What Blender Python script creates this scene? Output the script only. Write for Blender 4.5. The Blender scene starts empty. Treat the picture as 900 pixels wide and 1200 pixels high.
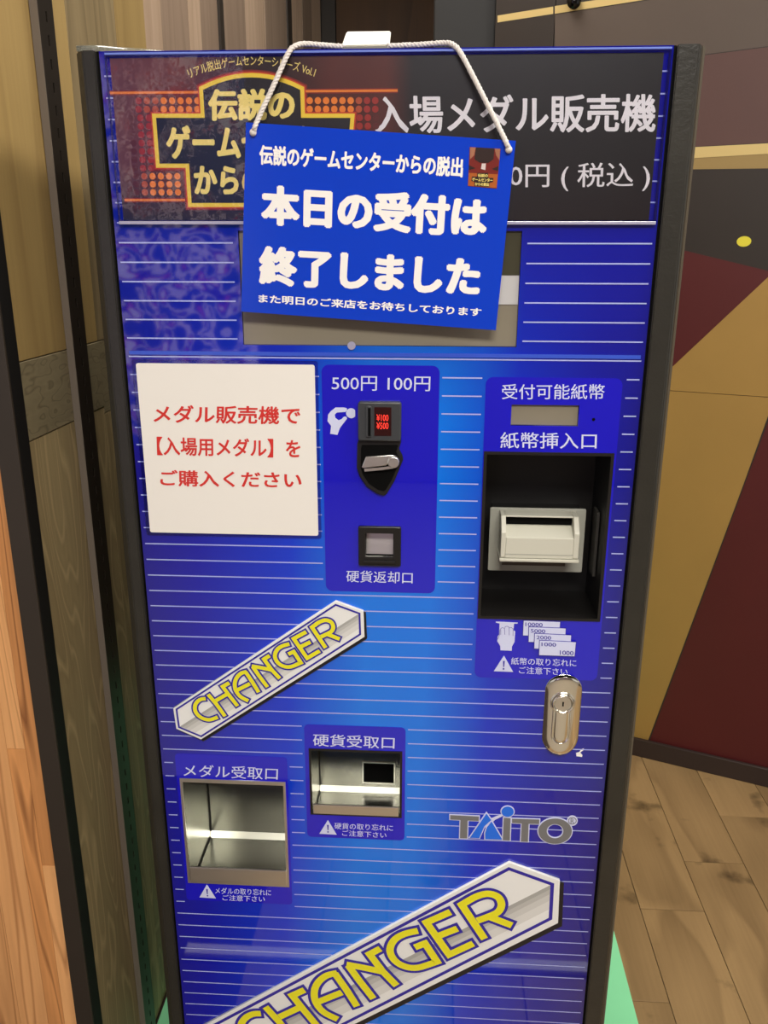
import bpy, bmesh, math, random
from mathutils import Vector, Matrix
random.seed(7)
SC = bpy.context.scene
COL = SC.collection
# ------------------------------------------------------------------ camera
YAW, PITCH, ROLL, FPX = -0.0568431, 0.30168592, 0.00236707, 980.42
CAM = Vector((0.0563, -0.9199, 1.36))
_f = Vector((math.sin(YAW)*math.cos(PITCH), math.cos(YAW)*math.cos(PITCH), -math.sin(PITCH)))
_r = Vector((math.cos(YAW), -math.sin(YAW), 0))
_u = _r.cross(_f)
R2 = math.cos(ROLL)*_r + math.sin(ROLL)*_u
U2 = -math.sin(ROLL)*_r + math.cos(ROLL)*_u
cd = bpy.data.cameras.new('camera'); cam = bpy.data.objects.new('camera', cd); COL.objects.link(cam)
cd.sensor_fit = 'HORIZONTAL'; cd.sensor_width = 36; cd.lens = FPX/900*36
cd.clip_start = 0.02
m = Matrix((R2, U2, -_f)).transposed().to_4x4(); m.translation = CAM
cam.matrix_world = m
SC.camera = cam
# ------------------------------------------------------------------ light and exposure
SC.view_settings.view_transform = 'Standard'; SC.view_settings.look = 'None'
SC.view_settings.gamma = 1; SC.view_settings.exposure = 0.16
W = bpy.data.worlds.new('world'); SC.world = W; W.use_nodes = True
W.node_tree.nodes['Background'].inputs[0].default_value = (1.0, .97, .92, 1)
W.node_tree.nodes['Background'].inputs[1].default_value = 0.50
def area(name, loc, rot, sx, sy, power, col=(1, .955, .89)):
    l = bpy.data.lights.new(name, 'AREA'); l.shape = 'RECTANGLE'; l.size = sx; l.size_y = sy
    l.energy = power; l.color = col
    o = bpy.data.objects.new(name, l); COL.objects.link(o); o.location = loc; o.rotation_euler = rot
    return o
area('ceiling_lamp', (0.3, -1.9, 2.66), (0, 0, 0), 1.2, .6, 62)
area('ceiling_lamp', (1.3, -0.4, 2.66), (0, 0, 0), .6, 1.2, 26)
area('ceiling_lamp', (-.05, 1.0, 2.66), (0, 0, 0), .5, .9, 10)
# ------------------------------------------------------------------ pixel -> point on a real plane (measurements)
def ray(x, y): return _f + (x-450)/FPX*R2 - (y-600)/FPX*U2
def on(x, y, ax, v):
    q = ray(x, y); return CAM + q*((v-CAM[ax])/q[ax])
def F(x, y, d=0.0):                 # point of the machine's front plane (d = depth behind it) as (x, z)
    p = on(x, y, 1, d); return (p.x, p.z)
def FS(pts, d=0.0): return [F(x, y, d) for x, y in pts]
def crop(ox, oy, s): return lambda pts: [(ox+a/s, oy+b/s) for a, b in pts]
# ------------------------------------------------------------------ materials
def S(r, g, b):                      # sRGB 0-255 -> linear
    f = lambda c: (c/255)/12.92 if c/255 <= .04045 else (((c/255)+.055)/1.055)**2.4
    return (f(r), f(g), f(b), 1)
def mat(name, col, rough=.5, metal=0, spec=.5, coat=0, emit=None, es=1, bump=0, bscale=200, mottle=0, mscale=8):
    M = bpy.data.materials.new(name); M.use_nodes = True; nt = M.node_tree
    b = nt.nodes['Principled BSDF']
    b.inputs['Base Color'].default_value = col; b.inputs['Roughness'].default_value = rough
    b.inputs['Metallic'].default_value = metal; b.inputs['Specular IOR Level'].default_value = spec
    b.inputs['Coat Weight'].default_value = coat; b.inputs['Coat Roughness'].default_value = .03
    if emit: b.inputs['Emission Color'].default_value = emit; b.inputs['Emission Strength'].default_value = es
    tc = nt.nodes.new('ShaderNodeTexCoord')
    if mottle:
        n = nt.nodes.new('ShaderNodeTexNoise'); n.inputs['Scale'].default_value = mscale; n.inputs['Detail'].default_value = 5
        nt.links.new(tc.outputs['Object'], n.inputs['Vector'])
        hs = nt.nodes.new('ShaderNodeHueSaturation'); hs.inputs['Color'].default_value = col
        mr = nt.nodes.new('ShaderNodeMapRange'); mr.inputs[1].default_value = .3; mr.inputs[2].default_value = .7
        mr.inputs[3].default_value = 1-mottle; mr.inputs[4].default_value = 1+mottle
        nt.links.new(n.outputs[0], mr.inputs[0]); nt.links.new(mr.outputs[0], hs.inputs['Value'])
        nt.links.new(hs.outputs[0], b.inputs['Base Color'])
    if bump:
        n = nt.nodes.new('ShaderNodeTexNoise'); n.inputs['Scale'].default_value = bscale; n.inputs['Detail'].default_value = 3
        nt.links.new(tc.outputs['Object'], n.inputs['Vector'])
        bp = nt.nodes.new('ShaderNodeBump'); bp.inputs['Strength'].default_value = bump; bp.inputs['Distance'].default_value = .002
        nt.links.new(n.outputs[0], bp.inputs['Height']); nt.links.new(bp.outputs[0], b.inputs['Normal'])
    return M
def ramp(nt, stops):
    r = nt.nodes.new('ShaderNodeValToRGB'); e = r.color_ramp.elements
    e[0].position, e[0].color = stops[0]; e[1].position, e[1].color = stops[-1]
    for p, c in stops[1:-1]:
        k = e.new(p); k.color = c
    return r
def wood(name, light, dark, axis='Z', lines=9, stretch=.12, scale=9, rough=.5, line_dark=.6, spots=0, vary=.12, thin=False):
    M = bpy.data.materials.new(name); M.use_nodes = True; nt = M.node_tree; L = nt.links.new
    b = nt.nodes['Principled BSDF']; b.inputs['Roughness'].default_value = rough; b.inputs['Specular IOR Level'].default_value = .35
    tc = nt.nodes.new('ShaderNodeTexCoord'); oi = nt.nodes.new('ShaderNodeObjectInfo')
    ml = nt.nodes.new('ShaderNodeMath'); ml.operation = 'MULTIPLY'; ml.inputs[1].default_value = 37
    L(oi.outputs['Random'], ml.inputs[0])
    ad = nt.nodes.new('ShaderNodeVectorMath'); ad.operation = 'ADD'
    L(tc.outputs['Object'], ad.inputs[0]); L(ml.outputs[0], ad.inputs[1])
    mp = nt.nodes.new('ShaderNodeMapping')
    mp.inputs['Scale'].default_value = tuple(stretch if a == axis else 1 for a in 'XYZ')
    L(ad.outputs[0], mp.inputs['Vector'])
    n1 = nt.nodes.new('ShaderNodeTexNoise'); n1.inputs['Scale'].default_value = scale; n1.inputs['Detail'].default_value = 1.5
    L(mp.outputs[0], n1.inputs['Vector'])
    m1 = nt.nodes.new('ShaderNodeMath'); m1.operation = 'MULTIPLY'; m1.inputs[1].default_value = lines; L(n1.outputs[0], m1.inputs[0])
    fr = nt.nodes.new('ShaderNodeMath'); fr.operation = 'FRACT'; L(m1.outputs[0], fr.inputs[0])
    lr = ramp(nt, [(0, (1, 1, 1, 1)), (.16, (.1, .1, .1, 1)), (.5, (.25, .25, .25, 1)), (.88, (0, 0, 0, 1)), (1, (.9, .9, .9, 1))] if thin == 'dark' else [(0, (0, 0, 0, 1)), (.2, (.8, .8, .8, 1)), (.6, (.65, .65, .65, 1)), (.85, (.8, .8, .8, 1)), (1, (.1, .1, .1, 1))] if thin else [(0, (1, 1, 1, 1)), (.55, (.25, .25, .25, 1)), (.9, (0, 0, 0, 1)), (1, (.9, .9, .9, 1))]); L(fr.outputs[0], lr.inputs[0])
    mp2 = nt.nodes.new('ShaderNodeMapping'); mp2.inputs['Scale'].default_value = tuple(.04 if a == axis else 1 for a in 'XYZ')
    L(ad.outputs[0], mp2.inputs['Vector'])
    n2 = nt.nodes.new('ShaderNodeTexNoise'); n2.inputs['Scale'].default_value = 160; n2.inputs['Detail'].default_value = 4; L(mp2.outputs[0], n2.inputs['Vector'])
    n3 = nt.nodes.new('ShaderNodeTexNoise'); n3.inputs['Scale'].default_value = 7; n3.inputs['Detail'].default_value = 3; L(mp.outputs[0], n3.inputs['Vector'])
    mx = nt.nodes.new('ShaderNodeMix'); mx.data_type = 'RGBA'
    mx.inputs[6].default_value = light; mx.inputs[7].default_value = dark
    a1 = nt.nodes.new('ShaderNodeMath'); a1.operation = 'MULTIPLY'; a1.inputs[1].default_value = line_dark; L(lr.outputs[0], a1.inputs[0])
    a2 = nt.nodes.new('ShaderNodeMath'); a2.operation = 'MULTIPLY_ADD'; a2.inputs[1].default_value = .9; L(n3.outputs[0], a2.inputs[0])
    a2b = nt.nodes.new('ShaderNodeMath'); a2b.operation = 'ADD'; a2b.inputs[1].default_value = -.35; L(a1.outputs[0], a2b.inputs[0]); L(a2b.outputs[0], a2.inputs[2])
    a3 = nt.nodes.new('ShaderNodeMath'); a3.operation = 'MULTIPLY_ADD'; a3.inputs[1].default_value = .35; a3.use_clamp = True
    L(n2.outputs[0], a3.inputs[0]); 
    a4 = nt.nodes.new('ShaderNodeMath'); a4.operation = 'ADD'; a4.inputs[1].default_value = -.17; L(a2.outputs[0], a4.inputs[0]); L(a4.outputs[0], a3.inputs[2])
    L(a3.outputs[0], mx.inputs[0])
    hs = nt.nodes.new('ShaderNodeHueSaturation'); L(mx.outputs[2], hs.inputs['Color'])
    mr = nt.nodes.new('ShaderNodeMapRange'); mr.inputs[3].default_value = 1-vary; mr.inputs[4].default_value = 1+vary; L(oi.outputs['Random'], mr.inputs[0])
    L(mr.outputs[0], hs.inputs['Value'])
    out = hs.outputs[0]
    if spots:
        n5 = nt.nodes.new('ShaderNodeTexNoise'); n5.inputs['Scale'].default_value = 9; n5.inputs['Detail'].default_value = 6; L(ad.outputs[0], n5.inputs['Vector'])
        r5 = ramp(nt, [(.62, (0, 0, 0, 1)), (.74, (1, 1, 1, 1))]); L(n5.outputs[0], r5.inputs[0])
        m5 = nt.nodes.new('ShaderNodeMath'); m5.operation = 'MULTIPLY'; m5.inputs[1].default_value = spots; L(r5.outputs[0], m5.inputs[0])
        x5 = nt.nodes.new('ShaderNodeMix'); x5.data_type = 'RGBA'; x5.inputs[7].default_value = (dark[0]*.35, dark[1]*.35, dark[2]*.35, 1)
        L(m5.outputs[0], x5.inputs[0]); L(out, x5.inputs[6]); out = x5.outputs[2]
    L(out, b.inputs['Base Color'])
    bp = nt.nodes.new('ShaderNodeBump'); bp.inputs['Strength'].default_value = .25; bp.inputs['Distance'].default_value = .001
    L(n2.outputs[0], bp.inputs['Height']); L(bp.outputs[0], b.inputs['Normal'])
    return M
def clear(name, tint=(1, 1, 1, 1), rough=.02, f0=1.45, bump=0):
    M = bpy.data.materials.new(name); M.use_nodes = True; nt = M.node_tree; nt.nodes.clear(); L = nt.links.new
    o = nt.nodes.new('ShaderNodeOutputMaterial'); t = nt.nodes.new('ShaderNodeBsdfTransparent'); g = nt.nodes.new('ShaderNodeBsdfGlossy')
    fr = nt.nodes.new('ShaderNodeFresnel'); mx = nt.nodes.new('ShaderNodeMixShader')
    t.inputs[0].default_value = tint; g.inputs['Roughness'].default_value = rough; fr.inputs[0].default_value = f0
    L(fr.outputs[0], mx.inputs[0]); L(t.outputs[0], mx.inputs[1]); L(g.outputs[0], mx.inputs[2]); L(mx.outputs[0], o.inputs[0])
    if bump:
        tc = nt.nodes.new('ShaderNodeTexCoord'); n = nt.nodes.new('ShaderNodeTexNoise'); n.inputs['Scale'].default_value = 14; n.inputs['Detail'].default_value = 4
        L(tc.outputs['Object'], n.inputs['Vector']); bp = nt.nodes.new('ShaderNodeBump'); bp.inputs['Strength'].default_value = bump; bp.inputs['Distance'].default_value = .01
        L(n.outputs[0], bp.inputs['Height']); L(bp.outputs[0], g.inputs['Normal']); L(bp.outputs[0], fr.inputs['Normal'])
    return M
def steel(name, col, rough, axis='X', br=.35):
    M = mat(name, col, rough, 1); nt = M.node_tree; L = nt.links.new; b = nt.nodes['Principled BSDF']
    tc = nt.nodes.new('ShaderNodeTexCoord'); mp = nt.nodes.new('ShaderNodeMapping')
    mp.inputs['Scale'].default_value = tuple(4 if a == axis else 60 for a in 'XYZ'); L(tc.outputs['Object'], mp.inputs[0])
    n = nt.nodes.new('ShaderNodeTexNoise'); n.inputs['Scale'].default_value = 6; n.inputs['Detail'].default_value = 4; L(mp.outputs[0], n.inputs[0])
    mr = nt.nodes.new('ShaderNodeMapRange'); mr.inputs[3].default_value = rough*(1-br); mr.inputs[4].default_value = rough*(1+br)
    L(n.outputs[0], mr.inputs[0]); L(mr.outputs[0], b.inputs['Roughness'])
    return M
def face_print():
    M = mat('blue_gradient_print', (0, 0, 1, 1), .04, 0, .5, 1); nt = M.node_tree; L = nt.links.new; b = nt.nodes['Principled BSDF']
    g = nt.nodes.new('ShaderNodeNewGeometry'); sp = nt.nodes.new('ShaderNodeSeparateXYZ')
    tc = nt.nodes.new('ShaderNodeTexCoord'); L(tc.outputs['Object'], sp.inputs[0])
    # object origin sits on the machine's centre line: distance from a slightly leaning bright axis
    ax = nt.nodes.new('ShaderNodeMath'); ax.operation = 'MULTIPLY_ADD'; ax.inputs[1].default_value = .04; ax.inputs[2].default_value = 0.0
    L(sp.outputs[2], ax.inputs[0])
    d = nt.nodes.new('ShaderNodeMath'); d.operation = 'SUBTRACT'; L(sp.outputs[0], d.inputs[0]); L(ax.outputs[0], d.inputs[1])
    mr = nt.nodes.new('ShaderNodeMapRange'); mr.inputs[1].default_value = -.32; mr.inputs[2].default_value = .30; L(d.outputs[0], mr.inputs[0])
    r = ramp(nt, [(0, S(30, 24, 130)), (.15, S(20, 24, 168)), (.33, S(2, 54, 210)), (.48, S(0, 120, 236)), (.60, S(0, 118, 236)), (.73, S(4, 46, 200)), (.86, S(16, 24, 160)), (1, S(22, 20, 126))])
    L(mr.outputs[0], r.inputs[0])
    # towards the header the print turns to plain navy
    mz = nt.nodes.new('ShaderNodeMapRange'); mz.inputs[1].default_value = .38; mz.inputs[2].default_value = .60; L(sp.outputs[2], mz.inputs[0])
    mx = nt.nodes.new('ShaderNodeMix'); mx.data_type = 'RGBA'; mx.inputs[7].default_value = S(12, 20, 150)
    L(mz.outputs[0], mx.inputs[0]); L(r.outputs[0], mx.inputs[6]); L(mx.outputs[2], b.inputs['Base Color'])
    return M
def pattern_wall():
    M = mat('swirl_pattern_paint', (1, 1, 1, 1), .7); nt = M.node_tree; L = nt.links.new; b = nt.nodes['Principled BSDF']
    tc = nt.nodes.new('ShaderNodeTexCoord'); n = nt.nodes.new('ShaderNodeTexNoise'); n.inputs['Scale'].default_value = 7; n.inputs['Detail'].default_value = 1; n.inputs['Distortion'].default_value = 1.8
    L(tc.outputs['Object'], n.inputs[0])
    r = ramp(nt, [(.44, S(20, 60, 130)), (.47, S(220, 200, 215)), (.50, S(200, 190, 215)), (.53, S(60, 30, 110)), (.58, S(180, 60, 120)), (.61, S(225, 215, 225))]); L(n.outputs[0], r.inputs[0])
    r.color_ramp.interpolation = 'CONSTANT'
    L(r.outputs[0], b.inputs['Base Color']); L(r.outputs[0], b.inputs['Emission Color']); b.inputs['Emission Strength'].default_value = 1.1; return M

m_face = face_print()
m_sticker = mat('blue_sticker_print', S(24, 20, 196), .05, spec=.5, coat=1)
m_line = mat('pale_line_print', S(176, 184, 240), .25)
m_text = mat('pale_lettering', S(214, 218, 246), .25)
m_white = mat('white_lettering', S(250, 246, 240), .3)
m_black = mat('black_plastic', S(28, 26, 24), .35, bump=.05)
m_post = mat('black_post_paint', S(46, 44, 38), .34, bump=.15, bscale=260, mottle=.15, mscale=20)
m_dark = mat('matt_black', S(16, 14, 13), .5)
m_cab = mat('dark_cabinet_steel', S(44, 34, 28), .45, bump=.1)
m_trim = mat('black_trim_paint', S(50, 42, 34), .5, mottle=.06)
m_deep = mat('deep_black', S(5, 5, 5), .6, spec=.1)
m_slot = mat('charcoal_bezel', S(62, 64, 66), .3)
m_red = mat('red_lettering', S(214, 48, 40), .45)
m_paper = mat('white_paper', S(242, 237, 228), .55, bump=.02, bscale=60)
m_sign = mat('blue_laminated_sign', S(10, 62, 200), .16, spec=.5)
m_cord = mat('white_cotton_cord', S(232, 224, 216), .85, bump=.3, bscale=900)
m_hook = mat('ivory_plastic', S(232, 228, 212), .35)
m_beige = mat('beige_grey_plastic', S(206, 204, 188), .38)
m_beige2 = mat('grey_plastic_flange', S(168, 168, 156), .4)
m_lcd = mat('grey_display_glass', S(140, 132, 114), .12, spec=.6, mottle=.12, mscale=5)
m_lcd2 = mat('olive_display_glass', S(70, 68, 52), .10, spec=.6)
m_lcdw = mat('pale_display_strip', S(200, 198, 196), .2)
m_disp = mat('dark_price_window', S(48, 14, 12), .12, spec=.6)
m_led = mat('red_led_digits', S(230, 50, 40), .4, emit=(1, .05, .03, 1), es=.8)
m_fillet = steel('fillet_steel', (.52, .52, .44, 1), .3, br=.05)
m_chrome = mat('polished_chrome', (.96, .93, .84, 1), .10, 1)
m_steel = steel('brushed_stainless', (.37, .37, .325, 1), .24, br=.1)
m_steel2 = steel('satin_steel', (.86, .84, .78, 1), .34, br=.1)
m_badge = mat('silver_badge', S(240, 240, 236), .25)
m_badge2 = mat('silver_badge_shade', S(200, 198, 190), .25)
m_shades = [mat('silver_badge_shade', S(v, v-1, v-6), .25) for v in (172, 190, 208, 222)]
m_badgee = mat('badge_black_edge', S(26, 24, 28), .4)
m_bline = mat('violet_blue_print', S(52, 42, 158), .25)
m_yellow = mat('yellow_print', S(240, 232, 40), .28)
m_lgrey = mat('logo_grey', S(118, 118, 118), .25)
m_lblue = mat('logo_blue', S(36, 112, 232), .25)
m_acr = clear('clear_acrylic', (.97, .97, 1, 1), bump=.06)
m_acre = mat('acrylic_edge', S(168, 165, 190), .12, spec=.8)
m_acrt = clear('acrylic_slab', (.93, .95, .92, 1))
m_rub = mat('green_mat_vinyl', S(136, 222, 164), .6, mottle=.03)

# ------------------------------------------------------------------ object helpers
WL = {}
def wl(o): return WL.get(o.name, Vector((0, 0, 0))) if o else Vector((0, 0, 0))
def link(name, me, m, parent=None, pivot=None):
    """verts in world coordinates -> one mesh object whose origin is at the middle of its base (or pivot)."""
    me.name = name
    n = len(me.vertices)
    if pivot is None:
        xs = [v.co.x for v in me.vertices]; ys = [v.co.y for v in me.vertices]; zs = [v.co.z for v in me.vertices]
        pivot = Vector(((min(xs)+max(xs))/2, (min(ys)+max(ys))/2, min(zs)))
    pivot = Vector(pivot)
    me.transform(Matrix.Translation(-pivot))
    o = bpy.data.objects.new(name, me); COL.objects.link(o)
    for k in (m if isinstance(m, (list, tuple)) else [m]): me.materials.append(k)
    o.parent = parent; o.location = pivot-wl(parent); WL[o.name] = pivot
    return o
def thing(name, label, cat, loc):
    o = bpy.data.objects.new(name, None); COL.objects.link(o); o.location = loc; WL[o.name] = Vector(loc)
    o.empty_display_size = .05; o['label'] = label; o['category'] = cat; return o
def tag(o, label, cat): o['label'] = label; o['category'] = cat; return o
def struct(o): o['kind'] = 'structure'; return o
def lab(o, s): o['label'] = s; return o
def frommesh(bm):
    me = bpy.data.meshes.new('m'); bm.to_mesh(me); bm.free(); return me
def addbox(bm, x0, x1, y0, y1, z0, z1, bev=0, mi=0):
    c = Vector(((x0+x1)/2, (y0+y1)/2, (z0+z1)/2))
    r = bmesh.ops.create_cube(bm, size=1, matrix=Matrix.Translation(c) @ Matrix.Diagonal((abs(x1-x0), abs(y1-y0), abs(z1-z0), 1)))
    fs = {f for v in r['verts'] for f in v.link_faces}
    for f in fs: f.material_index = mi
    if bev:
        es = {e for v in r['verts'] for e in v.link_edges}
        bmesh.ops.bevel(bm, geom=list(es), offset=bev, segments=2, affect='EDGES', profile=.6)
def box(name, x0, x1, y0, y1, z0, z1, m, parent=None, bev=0, pivot=None):
    bm = bmesh.new(); addbox(bm, x0, x1, y0, y1, z0, z1, bev); return link(name, frommesh(bm), m, parent, pivot)
def curve_mesh(loops, thick, offset=0, bev=0, res=1):
    cu = bpy.data.curves.new('c', 'CURVE'); cu.dimensions = '2D'; cu.fill_mode = 'BOTH'
    cu.extrude = max(thick/2-bev, 0); cu.bevel_depth = bev; cu.bevel_resolution = res; cu.offset = offset-(bev if bev else 0)
    for lp in loops:
        s = cu.splines.new('POLY'); s.points.add(len(lp)-1); s.use_cyclic_u = True
        for i, p in enumerate(lp): s.points[i].co = (p[0], p[1], 0, 1)
    return tomesh(cu)
def tomesh(cu):
    o = bpy.data.objects.new('tmp', cu); COL.objects.link(o)
    dg = bpy.context.evaluated_depsgraph_get()
    me = bpy.data.meshes.new_from_object(o.evaluated_get(dg)); me.materials.clear()
    bpy.data.objects.remove(o)
    return me
UP = lambda y: Matrix(((1, 0, 0, 0), (0, 0, -1, y), (0, 1, 0, 0), (0, 0, 0, 1)))
def plate(name, loops, y, thick, m, parent, offset=0, bev=0):
    """flat shape in (x, z) whose front face lies at world y."""
    me = curve_mesh(loops, thick, offset, bev); me.transform(UP(y+thick/2))
    return link(name, me, m, parent)
def rrect(x0, x1, z0, z1, r, n=5):
    out = []
    for cx, cz, a0 in ((x1-r, z1-r, 0), (x0+r, z1-r, 90), (x0+r, z0+r, 180), (x1-r, z0+r, 270)):
        for k in range(n+1):
            a = math.radians(a0+90*k/n); out.append((cx+r*math.cos(a), cz+r*math.sin(a)))
    return out
def rect(x0, x1, z0, z1): return [(x0, z0), (x1, z0), (x1, z1), (x0, z1)]
def circ(cx, cz, r, n=28, rz=None): return [(cx+r*math.cos(2*math.pi*k/n), cz+(rz or r)*math.sin(2*math.pi*k/n)) for k in range(n)]
def bbox(pts, d=0):                     # four pixel corners TL TR BR BL -> averaged upright rectangle
    q = FS(pts, d); return ((q[0][0]+q[3][0])/2, (q[1][0]+q[2][0])/2, (q[2][1]+q[3][1])/2, (q[0][1]+q[1][1])/2)
def text_mesh(s, off, res=3):
    """flat print: the glyphs, thickened by laying slightly shifted copies over each other"""
    cu = bpy.data.curves.new('t', 'FONT'); cu.body = s; cu.resolution_u = res
    one = tomesh(cu)
    if off <= 0: return one
    bm = bmesh.new(); dirs = [(0, 0)]+[(math.cos(k*math.pi/4+.39), math.sin(k*math.pi/4+.39)) for k in range(8 if off > .015 else 4)]
    for i, (a, b) in enumerate(dirs):
        n = len(bm.verts); bm.from_mesh(one); bm.verts.ensure_lookup_table()
        for v in bm.verts[n:]: v.co += Vector((a*off, b*off*.8, i*.02))
    me = bpy.data.meshes.new('t'); bm.to_mesh(me); bm.free(); return me
def text(name, s, TL, TR, BL, y, m, parent, off=0.0, d=0.0, dep=.0003):
    """lettering whose inked outline fills the measured slanted box on plane y."""
    me = text_mesh(s, off)
    xs = [v.co.x for v in me.vertices]; ys = [v.co.y for v in me.vertices]
    x0, x1, y0, y1 = min(xs), max(xs), min(ys), max(ys)
    a, b, c = (Vector(F(*p, d)) for p in (TL, TR, BL))
    for v in me.vertices:
        u = (v.co.x-x0)/(x1-x0); w = (y1-v.co.y)/(y1-y0)
        p = a+(b-a)*u+(c-a)*w
        v.co = Vector((p.x, y-dep-v.co.z*1.2e-4, p.y))
    return link(name, me, m, parent)
def stroke_polys(pts, w, ext=0.0, closed=False):
    """polyline -> mitred quads"""
    P = [Vector(p) for p in pts]; n = len(P); E = []
    if not closed:
        P[0] = P[0]-(P[1]-P[0]).normalized()*ext; P[-1] = P[-1]+(P[-1]-P[-2]).normalized()*ext
    for i in range(n):
        a = P[i-1] if (closed or i > 0) else None; c = P[(i+1) % n] if (closed or i < n-1) else None
        d1_ = (P[i]-a).normalized() if a is not None else None; d2_ = (c-P[i]).normalized() if c is not None else None
        n1 = Vector((-d1_.y, d1_.x)) if d1_ is not None else Vector((-d2_.y, d2_.x)); n2 = Vector((-d2_.y, d2_.x)) if d2_ is not None else n1
        mm_ = (n1+n2).normalized(); k = min(1/max(.05, mm_.dot(n2)), 2.4)
        E.append((P[i]+mm_*w/2*k, P[i]-mm_*w/2*k))
    idx = range(n) if closed else range(n-1)
    return [[E[i][0], E[i][1], E[(i+1) % n][1], E[(i+1) % n][0]] for i in idx]
def polys_plate(name, polys, y, thick, m, parent):
    """flat printed pieces on plane y facing the viewer's side of the machine"""
    bm = bmesh.new()
    for k, pl in enumerate(polys):
        A = [bm.verts.new((p[0], y-k*2e-6, p[1])) for p in pl]; f = bm.faces.new(A); f.normal_update()
        if f.normal.y > 0: f.normal_flip()
    return link(name, frommesh(bm), m, parent)
def tube(name, pts, r, m, parent, n=8, closed_caps=True):
    bm = bmesh.new(); rings = []; P = [Vector(p) for p in pts]; prev = None
    for i, p in enumerate(P):
        t = (P[min(i+1, len(P)-1)]-P[max(i-1, 0)]).normalized()
        a = prev if prev is not None else Vector((0, 1, 0)) if abs(t.y) < .9 else Vector((1, 0, 0))
        a = (a-t*a.dot(t)).normalized(); b = t.cross(a); prev = a
        rings.append([bm.verts.new(p+(a*math.cos(2*math.pi*k/n)+b*math.sin(2*math.pi*k/n))*r) for k in range(n)])
    for A, B in zip(rings, rings[1:]):
        for k in range(n): bm.faces.new((A[k], A[(k+1) % n], B[(k+1) % n], B[k]))
    bm.faces.new(rings[0][::-1]); bm.faces.new(rings[-1])
    for f in bm.faces: f.smooth = True
    return link(name, frommesh(bm), m, parent)

# ================================================================== THE SETTING
XW = -.43                                # plane of the left wood wall
WN = Vector((.332, -.133, 0)).normalized()   # direction along the right wall
P0 = Vector((.645, 1.196, 0)); WQ = Vector((-WN.y, WN.x, 0))   # WQ points away behind the wall
def onR(x, y):
    q = ray(x, y); t = (P0-CAM).dot(WQ)/q.dot(WQ); p = CAM+q*t; return ((p-P0).dot(WN), p.z)
MR = Matrix((tuple((WN.x, 0, WQ.x, P0.x)), (WN.y, 0, WQ.y, P0.y), (0, 1, 0, 0), (0, 0, 0, 1)))   # (s, z, depth) -> world
# ---- floor: boards running away from the camera
fl = struct(box('floor', -3, 4, -4.2, 4.5, -.03, -.004, mat('dark_subfloor', S(50, 36, 22), .8)))
m_floor = wood('worn_oak_board', S(152, 124, 84), S(100, 78, 50), 'Y', lines=4, stretch=.3, scale=6, rough=.4, line_dark=.35, spots=.85, vary=.14)
seams = [on(801.5, 1009, 2, 0).x, on(750, 1060, 2, 0).x, on(843, 953, 2, 0).x]
bw = .137; x = seams[0]-bw*7
j = 0
while x < 2.3:
    cuts = [-2.6]; yy = -2.6
    while yy < 2.6:
        yy += random.uniform(.75, 1.25); cuts.append(yy)
    if abs(x-seams[0]) < .02: cuts = [-2.6, -1.6, -.7, .12, .744, 2.0, 3.0]
    if abs(x-seams[0]-bw) < .02: cuts = [-2.6, -1.3, -.2, .918, 1.9, 3.0]
    for a, b in zip(cuts, cuts[1:]):
        if b < -1.2: continue
        bm = bmesh.new(); addbox(bm, x+.0006, x+bw-.0006, a+.0006, b-.0006, -.006, random.uniform(-.0004, 0), bev=.0012)
        link('floor_board', frommesh(bm), m_floor, fl)
    x += bw; j += 1
# ---- left wall: vertical boards in courses, receding
wlf = struct(box('wall_left', XW-.06, XW-.012, .047, 3.0, 0, 2.8, mat('wall_backing_black', S(18, 15, 12), .8)))
TAN = wood('tan_oak_board', S(192, 162, 104), S(146, 116, 68), 'Z', 5, .08, 10, .5, .25)
GRY = wood('grey_brown_oak_board', S(158, 138, 102), S(106, 90, 62), 'Z', 8, .10, 10, .5, .45)
PNK = wood('pale_rose_oak_board', S(206, 178, 152), S(160, 130, 104), 'Z', 6, .10, 10, .5, .3)
PNG = wood('rose_grey_oak_board', S(168, 144, 124), S(126, 106, 88), 'Z', 6, .10, 10, .5, .35)
DRK = wood('dark_weathered_oak_board', S(156, 142, 110), S(92, 80, 58), 'Y', 6, .35, 40, .5, .5, thin='dark')
CAT = wood('cathedral_grain_oak_board', S(204, 180, 132), S(122, 102, 70), 'Z', 12, .16, 14, .5, .55, thin=True)
def yw(px): return on(px, 30, 0, XW).y
zA = on(50, 417.5, 0, XW).z; zB = on(58, 507, 0, XW).z
cols = [(.028, yw(79), TAN), (yw(79), yw(136), GRY), (yw(136), yw(170), TAN), (yw(170), yw(190), PNK), (yw(190), yw(222), PNG), (yw(222), yw(236), PNK),
        (yw(236), yw(256), PNG), (yw(261), yw(288), PNG), (yw(288), yw(311), PNK), (yw(311), yw(336), PNG), (yw(341), yw(355), PNK), (yw(355), yw(366), PNG), (yw(366), 2.95, PNK)]
for i, (a, b, mm) in enumerate(cols):
    zc = [0, zB, zA, 2.8] if i == 0 else [0, .15+.37*((i*5) % 4)/2, zA+(.02 if i == 1 else .0), 2.8] if i < 2 else [0, .6+.13*((i*7) % 5), 2.8]
    mm3 = [CAT, DRK, mm] if len(zc) == 4 else [mm, mm]
    if i == 1: zc = [0, zB-.01, zA, 2.8]; mm3 = [CAT, DRK, GRY]
    for (z0, z1), m3 in zip(zip(zc, zc[1:]), mm3):
        bm = bmesh.new(); d = random.uniform(0, .0012)
        addbox(bm, XW-.012, XW-d, a+.0005, b-.0005, z0+.0006, z1-.0006, bev=.0008)
        link('wall_board', frommesh(bm), m3, wlf)
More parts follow.
